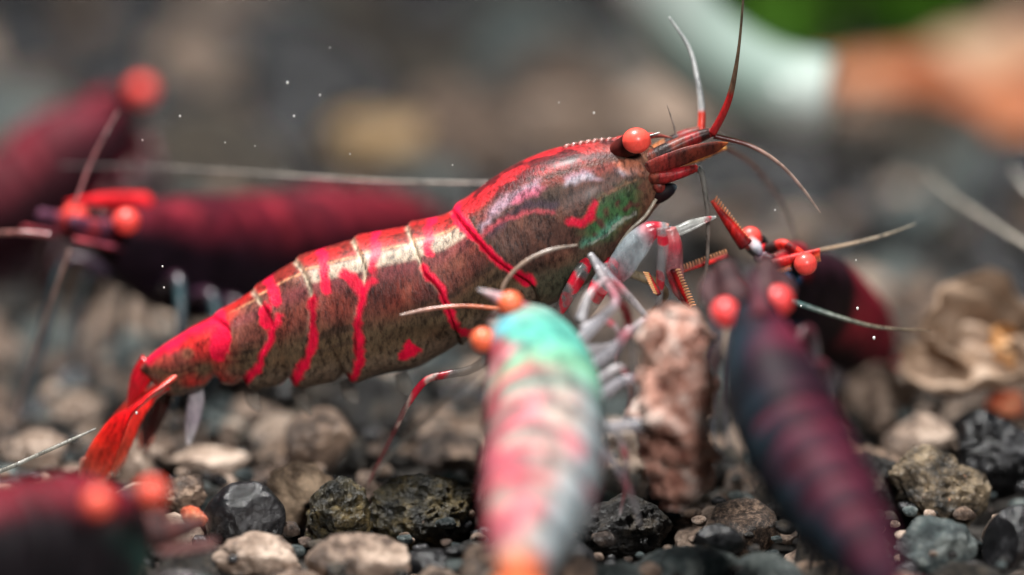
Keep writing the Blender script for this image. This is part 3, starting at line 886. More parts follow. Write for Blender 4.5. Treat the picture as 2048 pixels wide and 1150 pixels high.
def shrimp(name, label, spine, ups, size, paint, eyes, eye_r, limb_cols, rost=.35, legs=True, eye_col=(255, 84, 76), tail_col=(150, 30, 44), tail_len=.55,
           ped=True, ped_w=1.0, rost_col=None, ped_cols=((96, 30, 40), (120, 44, 50)), n=130, m=56, width=1.0, tail_dir=None, hair_specs=(), hair_col=(150, 130, 120), leg_side=(1, 1), blunt=0.0):
    P = crom([U(*q) for q in spine], 400)
    L = np.concatenate([[0], np.cumsum(np.linalg.norm(np.diff(P, axis=0), axis=1))])
    tot = L[-1]
    s = np.linspace(0, 1, n)
    P = np.stack([np.interp(s * tot, L, P[:, k]) for k in range(3)], 1)
    T = np.gradient(P, axis=0)
    T /= np.linalg.norm(T, axis=1)[:, None]
    up = crom(ups, n)
    up = up - (up * T).sum(1)[:, None] * T
    up /= np.linalg.norm(up, axis=1)[:, None]
    side = np.cross(T, up)
    pr = np.stack([np.interp(s, PROF[:, 0], PROF[:, k]) for k in (1, 2, 3)], 1)
    k_ = np.ones(9) / 9
    for c in range(3):
        pr[4:-4, c] = np.convolve(pr[:, c], k_, 'same')[4:-4]
    pr[:, 2] *= width
    if blunt:
        pr += (blunt * np.exp(-((s - .09) / .07) ** 2) * sstep(0, .05, s))[:, None]
    th = np.linspace(0, 2 * math.pi, m, endpoint=False)
    cz, sz = np.cos(th), np.sin(th)
    hgt = np.where(cz > 0, pr[:, :1], pr[:, 1:2]) * cz * size
    wid = pr[:, 2:3] * np.sign(sz) * np.abs(sz) ** .88 * size * .86
    step = np.zeros(n)
    for e in SEG:
        d = e - s
        step += np.where(d > 0, np.exp(-d / .03), 0) * .085
    hgt = hgt * (1 + step)[:, None]
    wid = wid * (1 + step)[:, None]
    V = P[:, None, :] + up[:, None, :] * hgt[..., None] + side[:, None, :] * wid[..., None]
    V = V.reshape(-1, 3)
    sv, cv, sd = np.repeat(s, m), np.tile(cz, n), np.tile(sz, n)
    base = P[int(n * .4)].copy()
    base[2] = -0.1
    root = empty(name, base, label, 'shrimp')
    n1, n2, n3 = nz(V, 3.0, 2.2 + size), nz(V, 7.0, 8.1), nz(V, 16.0, 3.3)
    Cc = paint(sv, cv, sd, n1, n2, n3)
    F = grid_faces(n, m)
    Vb = np.vstack([V, P[0], P[-1]])
    a, b = len(Vb) - 2, len(Vb) - 1
    for j in range(m):
        k = (j + 1) % m
        F.append((a, k, j))
        F.append((b, (n - 1) * m + j, (n - 1) * m + k))
    Cc = np.hstack([Cc, np.ones((len(Cc), 1))])
    Cc = np.vstack([Cc, Cc[0], Cc[-1]])
    mk('body', Vb, F, M_SOFT, root, Cc)
    f0 = -T[0]
    hp = P[int(n * .06)]
    for q in eyes:
        c = U(*q)
        e = sphere_part('eye', c, eye_r, eye_col, M_EYE, root, sub=4)
        inward = hp - c
        inward /= np.linalg.norm(inward)
        limb('eyestalk', [c + inward * eye_r * 2.4, c + inward * eye_r * 1.3, c + inward * eye_r * .5], [eye_r * .8, eye_r * .95, eye_r * .9], [(0, (30, 14, 18), 1), (1, (18, 10, 14), 1)], e, mat=M_SOFT, n=12)
    if rost:
        q = P[int(n * .1)] + up[int(n * .1)] * size * .55
        tip = P[0] + f0 * rost * size * 2 + up[0] * size * .32
        limb('rostrum', [q, (q + tip) / 2 + up[0] * size * .05, tip], [size * .2, size * .12, .004], [(0, rost_col or limb_cols[1], 1), (1, rost_col or limb_cols[0], 1)], root, flat=[size * .2, size * .1, .004], ref=tuple(up[0]), mat=M_SOFT, n=20)
    if ped:
        for sg in (-1, 1):
            q = P[int(n * .03)] + side[0] * sg * size * .2
            t1 = q + f0 * size * .95 + side[0] * sg * size * .18 + up[0] * size * .05
            limb('antennule_stalk', [q, q + f0 * size * .45 + side[0] * sg * size * .1, t1], [size * .19 * ped_w, size * .17 * ped_w, size * .09 * ped_w], seg_stops([ped_cols[0], ped_cols[1], ped_cols[0], ped_cols[1]]), root, mat=M_SOFT, n=24, seg=12)
            q2 = q + side[0] * sg * size * .2 - up[0] * size * .2
            limb('antennal_scale', [q2, q2 + f0 * size * .55 + side[0] * sg * size * .22, q2 + f0 * size * 1.0 + side[0] * sg * size * .18], [size * .16, size * .24, size * .05], [(0, ped_cols[1], 1), (1, ped_cols[0], 1)], root, flat=.012, ref=tuple(side[0]), mat=M_SOFT, n=24, seg=12)
    for hs in hair_specs:
        limb('antenna', [U(*q) for q in hs[0]], hs[1], hs[2], root, n=60, seg=6)
    if legs:
        for i, sp in enumerate((.14, .19, .24, .29, .34)):
            k = int(n * sp)
            for sg, on in ((-1, leg_side[0]), (1, leg_side[1])):
                if not on:
                    continue
                q = P[k] - up[k] * size * pr[k, 1] * .8 + side[k] * sg * size * .35
                fw = -T[k] * size * (1.1 - .55 * i)
                kn = q + side[k] * sg * size * (.75 + .1 * (i % 2)) + up[k] * size * .15 + fw * .5
                ft = q + side[k] * sg * size * 1.0 + fw * 1.15
                ft[2] = -.08 + .04 * (i % 2)
                mid = kn * .45 + ft * .55 + side[k] * sg * size * .15
                limb('leg', [q, kn, mid, ft], [size * .1, size * .09, size * .06, .006], [(0, limb_cols[0], .9), (.3, limb_cols[1], .9), (.4, limb_cols[2], .8), (.6, limb_cols[0], .85), (1, limb_cols[2], .8)], root, n=26, seg=8)
        for i, sp in enumerate((.5, .59, .68, .77)):
            k = int(n * sp)
            for sg in (-1, 1):
                q = P[k] - up[k] * size * pr[k, 1] * .85 + side[k] * sg * size * .3
                limb('swimmeret', [q, q - up[k] * size * .3, q - up[k] * size * .5 + T[k] * size * .2], [size * .12, size * .14, size * .04], [(0, limb_cols[0], .9), (1, limb_cols[2], .8)], root, flat=.012, ref=tuple(T[k]), n=14, seg=8)
    td = T[-1] if tail_dir is None else np.asarray(tail_dir, float) / np.linalg.norm(tail_dir)
    for nm, ang, ln in (('telson', 0, .9), ('uropod', -.35, 1), ('uropod', .35, 1), ('uropod', -.7, .9), ('uropod', .7, .9)):
        dr = td * math.cos(ang) + side[-1] * math.sin(ang)
        q = P[-2]
        limb(nm, [q, q + dr * tail_len * .4 * ln, q + dr * tail_len * .8 * ln - up[-1] * .02, q + dr * tail_len * ln - up[-1] * .04], [size * .14, size * .26, size * .28, size * .1], [(0, tail_col, 1), (1, tail_col, 1)], root, flat=.014, ref=tuple(np.cross(dr, up[-1])), mat=M_SOFT, n=24, seg=14)
    return root

def paint_maroon(dark=(34, 14, 20), red=(128, 24, 40), pink=(176, 52, 66), amt=1.0):
    def f(s, c, d, n1, n2, n3):
        C = np.tile(lin(dark), (len(s), 1))
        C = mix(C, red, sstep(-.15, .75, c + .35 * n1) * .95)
        seg = np.zeros(len(s))
        for e in SEG:
            seg = np.maximum(seg, np.exp(-((s - e + .035) / .022) ** 2))
        C = mix(C, pink, seg * sstep(.1, .8, c + .3 * n2) * .8 * amt)
        C = mix(C, dark, sstep(.0, .5, n1 + .5 * n2) * .55)
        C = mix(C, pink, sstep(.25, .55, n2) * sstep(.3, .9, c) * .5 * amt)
        return C
    return f

# black shrimp with red face, behind the hands of the striped one
def paint_black(s, c, d, n1, n2, n3):
    C = np.tile(lin((20, 12, 18)), (len(s), 1))
    C = mix(C, (44, 20, 30), sstep(.1, .8, c))
    C = mix(C, (130, 30, 46), sstep(.26, .34, s) * sstep(-.9, .1, c + .3 * n1))
    C = mix(C, (150, 26, 34), (1 - sstep(.05, .1, s)) * sstep(-.1, .4, c) * .8)
    C = mix(C, (36, 90, 130), (1 - sstep(.08, .16, s)) * sstep(.1, .4, n2) * (1 - sstep(-.1, .3, c)))
    C = mix(C, (186, 36, 40), sstep(.9, .97, s))
    return C
sh6 = shrimp('black_shrimp', 'black shrimp with red face and blue cheek marks between striped shrimp and tan leaf scraps',
       [(1552, 530, .2), (1580, 560, .36), (1618, 596, .6), (1658, 628, .9), (1694, 652, 1.2), (1726, 676, 1.45), (1752, 700, 1.65), (1768, 722, 1.8)],
       [(.1, -.15, 1), (.1, -.05, 1)], .215, paint_black, [(1501, 476, .1), (1611, 528, -.12)], .046, [(70, 30, 40), (150, 30, 50), (120, 130, 140)], rost=.1,
       tail_col=(214, 48, 40), tail_len=.3, ped=False, legs=True, leg_side=(1, 0),
       hair_specs=(([(1640, 500, .1), (1700, 488, .12), (1770, 470, .15), (1830, 448, .2)], [.007, .007, .006, .003], [(0, (170, 140, 110), .9), (1, (170, 165, 150), .6)]),
                   ([(1580, 600, 0), (1620, 615, -.02), (1690, 638, -.04), (1760, 655, -.03), (1860, 662, 0)], [.011, .012, .010, .008, .004], [(0, (90, 140, 140), .9), (.4, (110, 120, 110), .9), (1, (130, 110, 90), .6)]),
                   ([(1552, 515, 0), (1549, 550, -.02), (1548, 600, -.05)], [.006, .006, .004], [(0, (250, 190, 150), 1), (1, (230, 180, 150), .9)])))
def comb(p0, p1, r0, r1, dirv, ncomb, clen, colr, parent, name='antennal_scale'):
    a = limb(name, [p0, (p0 + p1) / 2, p1], [r0, (r0 + r1) * .55, r1], [(0, (70, 16, 22), 1), (.4, (206, 36, 34), 1), (.75, (150, 24, 28), 1), (1, (216, 60, 44), 1)], parent, mat=M_SHELL, n=30, seg=12)
    parts = []
    for i in range(ncomb):
        t_ = (i + .5) / ncomb
        q = p0 + (p1 - p0) * t_
        V_, F_, tt, _ = tube([q, q + np.asarray(dirv) * clen * .6, q + np.asarray(dirv) * clen + (p1 - p0) * .02], [.006, .0045, .002], n=6, seg=5)
        parts.append((V_, F_, ramp_cols(tt, [(0, colr, 1), (1, (240, 170, 120), 1)])))
    Vj, Fj, Cj = join(parts)
    tag(mk('bristle', Vj, Fj, M_LIMB, a, Cj), kind='stuff')
comb(U(1492, 490, -.05), U(1424, 402, -.05), .03, .007, (.35, -.2, .5), 16, .05, (170, 40, 36), sh6)
comb(U(1545, 530, -.05), U(1640, 500, -.08), .026, .008, (.05, -.15, -1), 22, .045, (226, 60, 40), sh6)
comb(U(1455, 512, -.02), U(1360, 545, -.1), .012, .004, (0, -.1, 1), 16, .03, (150, 90, 90), sh6)
limb('antennule_stalk', [U(1515, 500, .06), U(1540, 496, .02), U(1566, 488, 0), U(1590, 498, -.03), U(1612, 510, -.05)], [.02, .022, .02, .016, .006], seg_stops([(190, 30, 40), DK, (220, 50, 40), (120, 24, 28), (230, 60, 44)]), sh6, mat=M_SHELL, n=40, seg=14)
limb('antennule_stalk', [U(1515, 512, .02), U(1540, 520, -.03), U(1560, 530, -.04)], [.022, .024, .012], seg_stops([(150, 130, 140), (60, 20, 30), (150, 30, 44)]), sh6, mat=M_SHELL, n=30, seg=14)
limb('mouthpart', [U(1500, 478, .04), U(1512, 494, 0), U(1522, 512, -.02)], [.018, .024, .01], [(0, (214, 120, 110), 1), (.6, (200, 205, 215), 1), (1, (90, 60, 90), 1)], sh6, mat=M_SOFT, n=24)
limb('mouthpart', [U(1570, 540, -.02), U(1585, 548, -.03), U(1596, 542, -.03)], [.02, .028, .012], [(0, (40, 110, 160), 1), (.6, (60, 130, 180), 1), (1, (20, 30, 60), 1)], sh6, mat=M_SOFT, n=24)

comb(U(1346, 540, -.33), U(1380, 616, -.27), .012, .005, (.6, -.3, .35), 14, .04, (200, 150, 110), hero, 'leg')
comb(U(1318, 590, -.3), U(1296, 545, -.26), .01, .004, (-.6, -.3, .2), 10, .035, (206, 176, 120), hero, 'leg')
# dark red shrimp behind on the left, facing left
sh2 = shrimp('dark_red_shrimp', 'dark red shrimp facing left close behind the striped one, two orange eyes visible',
       [(180, 458, .95), (250, 474, 1.1), (340, 500, 1.35), (440, 514, 1.65), (540, 502, 2.0), (640, 482, 2.35), (740, 466, 2.7), (830, 458, 3.05), (900, 466, 3.3)],
       [(0, 0, 1), (0, -.1, 1)], .285, paint_maroon((26, 16, 26), (92, 22, 36), (140, 40, 52)), [(150, 432, .92), (253, 443, .78)], .056, [(40, 40, 60), (70, 40, 56), (60, 90, 96)], rost=.3, rost_col=(226, 40, 50),
       ped_cols=((150, 60, 70), (84, 50, 70)),
       hair_specs=(([(150, 410, .6), (180, 330, .66), (210, 270, .7), (237, 222, .75)], [.009, .008, .007, .004], [(0, (150, 80, 84), .9), (1, (140, 110, 110), .8)]),
                   ([(140, 500, .5), (110, 580, .5), (70, 700, .6), (40, 800, .7), (10, 890, .7)], [.009, .009, .008, .007, .004], [(0, (150, 120, 110), .8), (1, (180, 160, 150), .7)]),
                   ([(100, 470, .5), (30, 465, .5), (-60, 470, .6)], [.014, .012, .006], [(0, (150, 60, 70), .9), (1, (160, 130, 120), .7)])))
# shrimp far left
sh3 = shrimp('red_shrimp', 'blurred dark red shrimp climbing farther back with one round coral eye showing',
       [(262, 225, 3.45), (215, 262, 3.42), (150, 312, 3.38), (80, 365, 3.32), (0, 420, 3.25), (-90, 470, 3.2), (-180, 510, 3.1)],
       [(-.45, -.1, 1), (-.2, 0, 1)], .29, paint_maroon((40, 16, 24), (96, 26, 40), (120, 40, 50)), [(284, 182, 3.35), (262, 200, 3.6)], .068, [(60, 24, 34), (120, 30, 44), (80, 60, 70)], rost=.15, ped=False)

# turquoise and pink shrimp in front
def paint_pinto(s, c, d, n1, n2, n3):
    d = -d
    C = np.tile(lin((164, 152, 144)), (len(s), 1))
    C = mix(C, (170, 196, 206), sstep(-.2, .6, -d * 1 + .3 * n1) * .0 + sstep(.2, .8, d + .3 * n1) * .7)
    C = mix(C, (74, 160, 146), np.exp(-((s - .27) / .17) ** 4) * sstep(-.25, .4, c + .5 * n1 + .3 * d) * .95)
    C = mix(C, (96, 180, 196), np.exp(-((s - .13) / .05) ** 2) * sstep(.0, .5, -d + .3 * n2) * .8)
    C = mix(C, (130, 180, 140), np.exp(-((s - .36) / .05) ** 2) * sstep(.1, .6, c + .4 * n2) * .6)
    lft = sstep(.05, .5, -d + .25 * n1)
    C = mix(C, (180, 44, 70), lft * sstep(-.05, .3, n2 + .05) * sstep(.08, .16, s) * .85)
    for e, a in zip(SEG, (.9, .8, 1, .8, 1, .6)):
        C = mix(C, (216, 60, 90), np.exp(-((s - e + .03) / .018) ** 2) * sstep(-.6, .35, -d + .9 * n1) * a * .9)
        C = mix(C, (110, 100, 100), np.exp(-((s - e) / .009) ** 2) * .6)
    C = mix(C, (236, 170, 176), np.exp(-((s - .3) / .03) ** 2) * sstep(.2, .7, -d + .3 * n2) * .6)
    C = mix(C, (200, 110, 124), sstep(.1, .4, n2) * sstep(.42, .5, s) * .7)
    C = mix(C, (120, 110, 100), sstep(.1, .45, n1) * sstep(.4, .5, s) * .5)
    C = mix(C, (80, 40, 50), (1 - sstep(.0, .06, s)) * .6)
    C = mix(C, (220, 120, 80), sstep(.93, .99, s))
    return C
sh4 = shrimp('turquoise_shrimp', 'blurred shrimp with turquoise head and pink white banded abdomen, back towards us',
       [(984, 634, -0.75), (1026, 668, -0.81), (1072, 728, -0.97), (1088, 800, -1.17), (1090, 880, -1.39), (1080, 960, -1.61), (1062, 1040, -1.83), (1046, 1110, -2.03), (1040, 1165, -2.17)],
       [(.12, -.45, 1), (.05, -.5, 1), (0, -.5, 1)], .228, paint_pinto, [(1021, 607, -.9), (966, 680, -.95)], .045, [(190, 184, 186), (200, 120, 130), (200, 206, 212)], rost=.2, ped=False,
       eye_col=(255, 120, 80), tail_col=(224, 116, 70), leg_side=(0, 0), width=1.08, blunt=.1,
       hair_specs=(([(1005, 610, -.5), (1008, 570, -.5), (1045, 527, -.48), (1100, 500, -.46), (1155, 490, -.44)], [.010, .010, .009, .008, .004], [(0, (170, 140, 120), .8), (1, (150, 136, 124), .75)]),
                   ([(1000, 618, -.5), (930, 612, -.5), (860, 618, -.5), (800, 630, -.5)], [.009, .008, .008, .004], [(0, (206, 110, 70), .9), (.5, (190, 110, 84), .9), (1, (190, 170, 160), .9)])))
GL = [(0, (186, 186, 192), .6), (.4, (156, 156, 166), .45), (.55, (190, 110, 124), .6), (.7, (176, 170, 174), .5), (1, (206, 206, 210), .6)]
for P, r_ in (([(1150, 690, -0.80), (1200, 640, -0.78), (1232, 600, -0.75), (1200, 545, -0.50), (1180, 508, -0.45)], [.06, .05, .04, .035, .025]),
             ([(1180, 508, -0.45), (1215, 548, -0.48), (1255, 590, -0.50), (1300, 640, -0.50)], [.026, .034, .036, .02]),
             ([(1170, 740, -0.82), (1225, 700, -0.80), (1262, 660, -0.78), (1290, 700, -0.75)], [.07, .06, .045, .02]),
             ([(1190, 800, -0.90), (1250, 760, -0.90), (1290, 770, -0.90), (1300, 830, -0.86)], [.06, .045, .035, .02]),
             ([(1195, 860, -1.05), (1270, 850, -1.10), (1330, 852, -1.10), (1372, 885, -1.08), (1410, 920, -1.00)], [.06, .055, .05, .036, .014]),
             ([(1190, 880, -1.10), (1230, 930, -1.12), (1262, 990, -1.06), (1280, 1050, -1.00)], [.04, .035, .026, .01]),
             ([(1000, 760, -0.95), (965, 800, -1.00), (975, 900, -0.98), (955, 1000, -0.90)], [.04, .035, .026, .01])):
    limb('leg', [U(*q) for q in P], [q * .42 for q in r_], GL, sh4, n=34, seg=10)

GL2 = [(0, (200, 200, 206), .5), (.35, (214, 210, 212), .45), (.45, (206, 60, 84), .7), (.55, (210, 206, 210), .45), (.8, (206, 90, 104), .6), (1, (230, 230, 232), .6)]
for P in ([(1165, 660, -.75), (1205, 640, -.7), (1238, 668, -.66), (1230, 730, -.62)], [(1170, 700, -.8), (1228, 690, -.76), (1292, 640, -.72), (1300, 700, -.7)],
          [(1185, 770, -.86), (1240, 735, -.84), (1262, 790, -.8), (1246, 850, -.76)], [(1160, 640, -.72), (1178, 590, -.68), (1215, 560, -.6), (1260, 590, -.56)],
          [(1190, 830, -1.0), (1240, 880, -1.0), (1252, 950, -.9), (1240, 1030, -.7)]):
    limb('leg', [U(*q) for q in P], [.022, .015, .011, .005], GL2, sh4, n=34, seg=10)

# dark maroon shrimp in front right, back towards us
def paint_night(s, c, d, n1, n2, n3):
    d = -d
    C = np.tile(lin((24, 20, 32)), (len(s), 1))
    C = mix(C, (28, 48, 58), sstep(.2, .8, -d + .2 * n1) * .8)
    C = mix(C, (58, 20, 38), sstep(.3, 1.0, c + .35 * d + .7 * n1 + .3 * n2) * sstep(.03, .08, s) * .9)
    C = mix(C, (104, 30, 50), np.exp(-((s - .17) / .1) ** 2) * sstep(.25, .8, d * .7 + c * .5 + .3 * n1) * .8)
    C = mix(C, (20, 16, 24), np.exp(-((s - .33) / .08) ** 2) * sstep(-.3, .3, n1 + .2) * .85)
    for e, a in zip(SEG, (1, .7, .8, .8, .8, .6)):
        C = mix(C, (128, 30, 52), np.exp(-((s - e - .03) / .016) ** 2) * sstep(.35, 1.05, c + .8 * n2) * a * .8)
        C = mix(C, (14, 10, 18), np.exp(-((s - e) / .012) ** 2) * .8)
    C = mix(C, (54, 22, 38), sstep(.4, .75, s) * sstep(-.1, .5, n2 + .2 * c) * .7)
    return C
sh5 = shrimp('maroon_shrimp', 'blurred blackish maroon shrimp with two coral eyes in front of black shrimp, tail towards us',
       [(1503, 600, -1.15), (1510, 640, -1.22), (1528, 710, -1.33), (1552, 790, -1.49), (1586, 870, -1.67), (1630, 950, -1.87), (1680, 1030, -2.07), (1735, 1110, -2.27), (1790, 1180, -2.45)],
       [(0, -.45, 1), (.05, -.5, 1)], .205, paint_night, [(1453, 626, -1.2), (1556, 602, -1.17)], .054, [(50, 40, 50), (90, 40, 50), (90, 90, 96)], rost=.25,
       eye_col=(255, 78, 78), ped_w=1.7, ped_cols=((58, 36, 40), (74, 50, 52)), leg_side=(1, 0), tail_col=(120, 24, 44))

# dark shrimp at the lower left corner
def paint_corner(s, c, d, n1, n2, n3):
    C = np.tile(lin((30, 26, 30)), (len(s), 1))
    C = mix(C, (104, 22, 36), sstep(.45, .95, c + .35 * n1))
    C = mix(C, (44, 92, 84), sstep(-.5, .5, -c + .6 * n1) * (1 - sstep(.05, .5, s + .3 * n2)) * .75)
    C = mix(C, (190, 90, 84), (1 - sstep(.04, .1, s)) * .6)
    return C
sh7 = shrimp('teal_flanked_shrimp', 'blurred dark shrimp with red back and teal flank before the sandy stone',
       [(285, 1065, -1.45), (235, 1078, -1.55), (160, 1090, -1.68), (80, 1098, -1.8), (0, 1104, -1.92), (-90, 1115, -2.05), (-180, 1130, -2.2)],
       [(0, .1, 1), (0, .1, 1)], .25, paint_corner, [(196, 1006, -2.1), (304, 985, -2.0)], .049, [(60, 70, 70), (80, 60, 66), (110, 140, 136)], rost=.2,
       eye_col=(255, 100, 80), ped_cols=((70, 52, 52), (96, 62, 60)),
       hair_specs=(([(-90, 1040, -1.0), (-40, 965, -.5), (40, 926, -.4), (120, 890, -.35), (192, 857, -.3)], [.01, .01, .009, .008, .004], [(0, (150, 150, 140), .7), (1, (150, 150, 140), .7)]),))

# ------------------------------------------------------------------ food lump between the shrimps
S_FOOD = stone_mat('salmon_food', (110, 60, 48), (218, 160, 140), (248, 226, 214), scale=9, rough=0.5, pits=0.6, bump=0.8)
V, F = ico(6)
V = V.copy()
t_ = V[:, 2]
path = crom([U(1360, 1010, -.95), U(1372, 900, -1.0), U(1345, 800, -1.0), U(1350, 700, -1.0), U(1332, 610, -1.0)], 60)
idx = (t_ + 1) / 2
cpt = np.stack([np.interp(idx, np.linspace(0, 1, 60), path[:, k]) for k in range(3)], 1)
rad = .165 * (1 - .22 * np.abs(np.sin(idx * 7.5 + 2 * V[:, 0]))) * np.sqrt(np.maximum(1 - np.abs(t_) ** 5, 0))
ang = np.arctan2(V[:, 1], V[:, 0])
dirs = np.stack([np.cos(ang), np.sin(ang), np.zeros(len(ang))], 1)
B = cpt + dirs * rad[:, None]
B = B + dirs * (.09 * nz(B, 4.5, 3) + .05 * nz(B, 10, 7) + .03 * nz(B, 22, 11) + .02 * nz(B, 45, 19) - .08 * sstep(.1, .4, nz(B, 7, 17)))[:, None]
loc = path[0]
food = mk('food_lump', B, F, S_FOOD, loc=loc)
tag(food, 'knobbly salmon tan food lump standing between turquoise and maroon shrimps', 'food')

# ------------------------------------------------------------------ leaf scraps, tube, plants behind
def leaf_mat(name, c1, c2, c3):
    m, nt, p, out = newmat(name)
    t = noise_node(nt, 2.2, 6, .65)
    r = cramp(nt, [(.32, lin(c1)), (.5, lin(c2)), (.68, lin(c3))])
    nt.links.new(t.outputs['Fac'], r.inputs[0])
    nt.links.new(r.outputs[0], p.inputs['Base Color'])
    p.inputs['Roughness'].default_value = .5
    b = N(nt, 'ShaderNodeBump')
    b.inputs['Strength'].default_value = .5
    b.inputs['Distance'].default_value = .03
    t2 = noise_node(nt, 14, 5, .7)
    nt.links.new(t2.outputs['Fac'], b.inputs['Height'])
    nt.links.new(b.outputs[0], p.inputs['Normal'])
    tr = N(nt, 'ShaderNodeBsdfTranslucent')
    nt.links.new(r.outputs[0], tr.inputs[0])
    mx = N(nt, 'ShaderNodeMixShader')
    mx.inputs[0].default_value = .25
    nt.links.new(p.outputs[0], mx.inputs[1])
    nt.links.new(tr.outputs[0], mx.inputs[2])
    nt.links.new(mx.outputs[0], out.inputs['Surface'])
    return m
L_TAN = leaf_mat('tan_leaf', (100, 76, 56), (164, 138, 116), (200, 176, 154))
L_ORANGE = leaf_mat('orange_leaf', (120, 62, 34), (184, 104, 62), (200, 138, 92))
L_PEACH = leaf_mat('peach_leaf', (140, 100, 74), (200, 158, 126), (216, 184, 154))

def leaf(name, c, length, width, curl, rot, tilt, mat, label, seed, cat='leaf'):
    n_, m_ = 40, 24
    Vl = []
    for sgn in (0, 1):
        for i in range(n_):
            u = i / (n_ - 1)
            wd = width * (math.sin(math.pi * min(u * .96 + .03, 1)) ** .7)
            for j in range(m_):
                v = j / (m_ - 1) * 2 - 1
                x, y = (u - .5) * length, v * wd / 2
                z = curl * (v * v) * width + curl * .8 * (u - .4) ** 2 * length + .05 * width * math.sin(v * 9 + u * 7) - .03 * width * math.exp(-(v * 14) ** 2)
                z += .22 * width * mnoise.noise(Vector((x * 1.6 / length * 2 + seed, y * 1.6 / width * 2, seed)))
                y += .1 * width * mnoise.noise(Vector((x * 5 / length, seed, v * 2))) * abs(v)
                Vl.append((x, y, z + (0.012 if sgn else -.012)))
    F_ = []
    for i in range(n_ - 1):
        for j in range(m_ - 1):
            a = i * m_ + j
            F_.append((a, a + m_, a + m_ + 1, a + 1))
            o_ = n_ * m_
            F_.append((o_ + a, o_ + a + 1, o_ + a + m_ + 1, o_ + a + m_))
    rim = [j for j in range(m_)] + [i * m_ + m_ - 1 for i in range(1, n_)] + [(n_ - 1) * m_ + j for j in range(m_ - 2, -1, -1)] + [i * m_ for i in range(n_ - 2, 0, -1)]
    for a, b in zip(rim, rim[1:] + rim[:1]):
        F_.append((a, b, b + n_ * m_, a + n_ * m_))
    Vl = np.array(Vl)
    R_ = np.array(Matrix.Rotation(rot, 3, 'Z') @ Matrix.Rotation(tilt[0], 3, 'X') @ Matrix.Rotation(tilt[1], 3, 'Y'))
    Vl = Vl @ R_.T + np.asarray(c)
    o = mk(name, Vl, F_, mat, loc=c)
    tag(o, label, cat)
    return o
leaf('dry_leaf', U(1940, 665, 1.0), .62, .48, .25, .3, (1.0, .3), L_TAN, 'crumpled tan leaf scrap standing up behind the domed pebble', 2.3)
leaf('dry_leaf', U(1935, 745, .8), .55, .36, .2, -.2, (.55, -.1), L_TAN, 'flatter tan leaf scrap lying in front of the upright crumpled one', 6.1)
leaf('dry_leaf', U(1990, 705, .85), .26, .22, .3, .9, (1.1, .4), leaf_mat('amber_leaf', (130, 80, 36), (196, 140, 84), (226, 180, 130)), 'small amber brown leaf scrap beside the upright crumpled tan leaf', 8.4)
leaf('orange_leaf', U(1700, 215, 7.6), 2.3, 1.0, .12, .1, (.2, .1), L_ORANGE, 'large blurred orange brown leaf behind the white tube', 3.7)
leaf('peach_leaf', U(1960, 170, 8.7), 1.8, 1.0, .15, -.3, (.3, -.1), L_PEACH, 'blurred peach coloured leaf right of the orange brown leaf', 5.2)
leaf('rust_leaf', U(2010, 235, 7.4), 1.2, .7, .15, -.4, (.3, .1), L_ORANGE, 'smaller rust orange leaf under the peach leaf', 9.9)

# curved white tube
m, nt, p, out = newmat('white_tube')
t = noise_node(nt, 1.5, 3, .5)
r = cramp(nt, [(.35, lin((138, 160, 150))), (.65, lin((176, 182, 178)))])
nt.links.new(t.outputs['Fac'], r.inputs[0])
nt.links.new(r.outputs[0], p.inputs['Base Color'])
p.inputs['Roughness'].default_value = .25
tp = [U(1225, -300, 3.6), U(1255, -120, 3.6), U(1305, -20, 3.6), U(1378, 75, 3.6), U(1470, 145, 3.6), U(1560, 185, 3.6), U(1655, 200, 3.55)]
V1, F1, _, _ = tube(tp, .235, n=60, seg=28, caps=False)
V2, F2, _, _ = tube(tp, .18, n=60, seg=28, caps=False)
nn = 60 * 28
F = list(F1) + [tuple(nn + i for i in f[::-1]) for f in F2]
for j in range(28):
    k = (j + 1) % 28
    F.append((j, nn + j, nn + k, k))
    o_ = 59 * 28
    F.append((o_ + j, o_ + k, nn + o_ + k, nn + o_ + j))
tb = mk('curved_tube', np.vstack([V1, V2]), F, m, loc=tp[-1])
tag(tb, 'blurred curved white hollow tube hanging just above the gravel', 'tube')

# green plants far behind
m_, nt, p, out = newmat('plant_green')
t = noise_node(nt, 3, 3, .5)
r = cramp(nt, [(.35, lin((50, 110, 20))), (.65, lin((120, 180, 60)))])
nt.links.new(t.outputs['Fac'], r.inputs[0])
nt.links.new(r.outputs[0], p.inputs['Base Color'])
p.inputs['Roughness'].default_value = .45
M_GREEN = m_
def plant(c, nblade, spread, hgt, label, seed):
    rr = random.Random(seed)
    root = empty('aquatic_plant', c, label, 'plant', 'green plants at the back')
    for i in range(nblade):
        a = rr.uniform(0, 6.28)
        q = np.array(c) + np.array([math.cos(a), math.sin(a), 0]) * rr.uniform(0, spread * .35)
        d = np.array([math.cos(a), math.sin(a), 0]) * rr.uniform(.3, 1) * spread
        h = hgt * rr.uniform(.6, 1)
        V_, F_, tt, _ = tube([q, q + d * .35 + np.array([0, 0, h * .6]), q + d * .8 + np.array([0, 0, h]), q + d * 1.2 + np.array([0, 0, h * .85])], [.05, .14, .16, .02], .02, ref=(-math.sin(a), math.cos(a), 0), n=14, seg=8)
        mk('leaf_blade', V_, F_, M_GREEN, root)
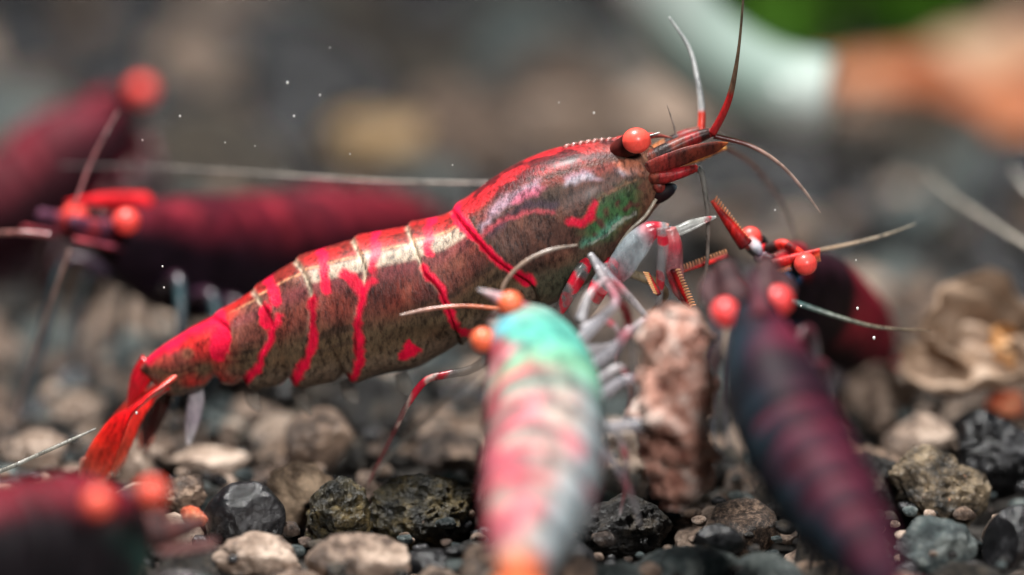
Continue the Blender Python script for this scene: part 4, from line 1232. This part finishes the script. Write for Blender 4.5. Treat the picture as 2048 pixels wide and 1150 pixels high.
plant(Gd(1565, 165, -0.1), 70, .8, 1.7, 'blurred bright green leafy plant behind the white tube', 3)
plant(Gd(1830, 148, -0.1), 70, .9, 1.6, 'blurred green leafy plant behind the peach leaf', 4)

# pale strands on the right
st = tube([U(1845, 340, 1.9), U(1900, 390, 1.6), U(1975, 440, 1.3), U(2048, 487, 1.0), U(2140, 540, .7)], [.004, .011, .012, .012, .012], n=50, seg=8)
o = mk('antenna_strand', st[0], st[1], M_LIMB, None, ramp_cols(st[2], [(0, (170, 164, 150), .5), (1, (190, 186, 176), .85)]), loc=U(1845, 340, 1.9))
tag(o, 'long pale blurred feeler strand slanting above the tan leaf scraps', 'feeler')
st = tube([U(2024, 336, 1.6), U(2040, 362, 1.5), U(2070, 395, 1.4)], [.005, .009, .009], n=20, seg=8)
o = mk('antenna_strand', st[0], st[1], M_LIMB, None, ramp_cols(st[2], [(0, (180, 176, 166), .7), (1, (190, 186, 176), .7)]), loc=U(2024, 336, 1.6))
tag(o, 'short pale feeler tip above the long slanting strand', 'feeler')

# specks drifting in the water
m, nt, p, out = newmat('pale_speck')
p.inputs['Base Color'].default_value = (.85, .84, .8, 1)
p.inputs['Roughness'].default_value = .4
parts = []
for q in ((360, 232, 0, 3), (588, 232, 0, 3.5), (700, 308, .2, 2), (1715, 617, -.1, 4.5), (1748, 676, -.1, 5), (1602, 612, -.1, 3), (1118, 205, .1, 2), (575, 165, .3, 4), (640, 190, .3, 3), (325, 533, -.05, 3), (328, 575, -.05, 3), (660, 95, .2, 2), (1188, 226, .2, 3), (273, 826, -.1, 4), (510, 292, .2, 2), (1550, 420, -.1, 2.5), (285, 280, .2, 2), (1712, 520, .2, 2.5), (905, 330, .1, 2), (450, 285, .1, 2)):
    V_, F_ = ICO[2]
    k = q[3] / 500 * .7
    parts.append((V_ * np.array([k * .8, k * .8, k * 1.1]) + U(q[0], q[1], -.25), F_))
Vj, Fj, _ = join(parts)
o = mk('drifting_specks', Vj, Fj, m)
tag(o, 'tiny pale specks drifting in the water', 'specks', kind='stuff')
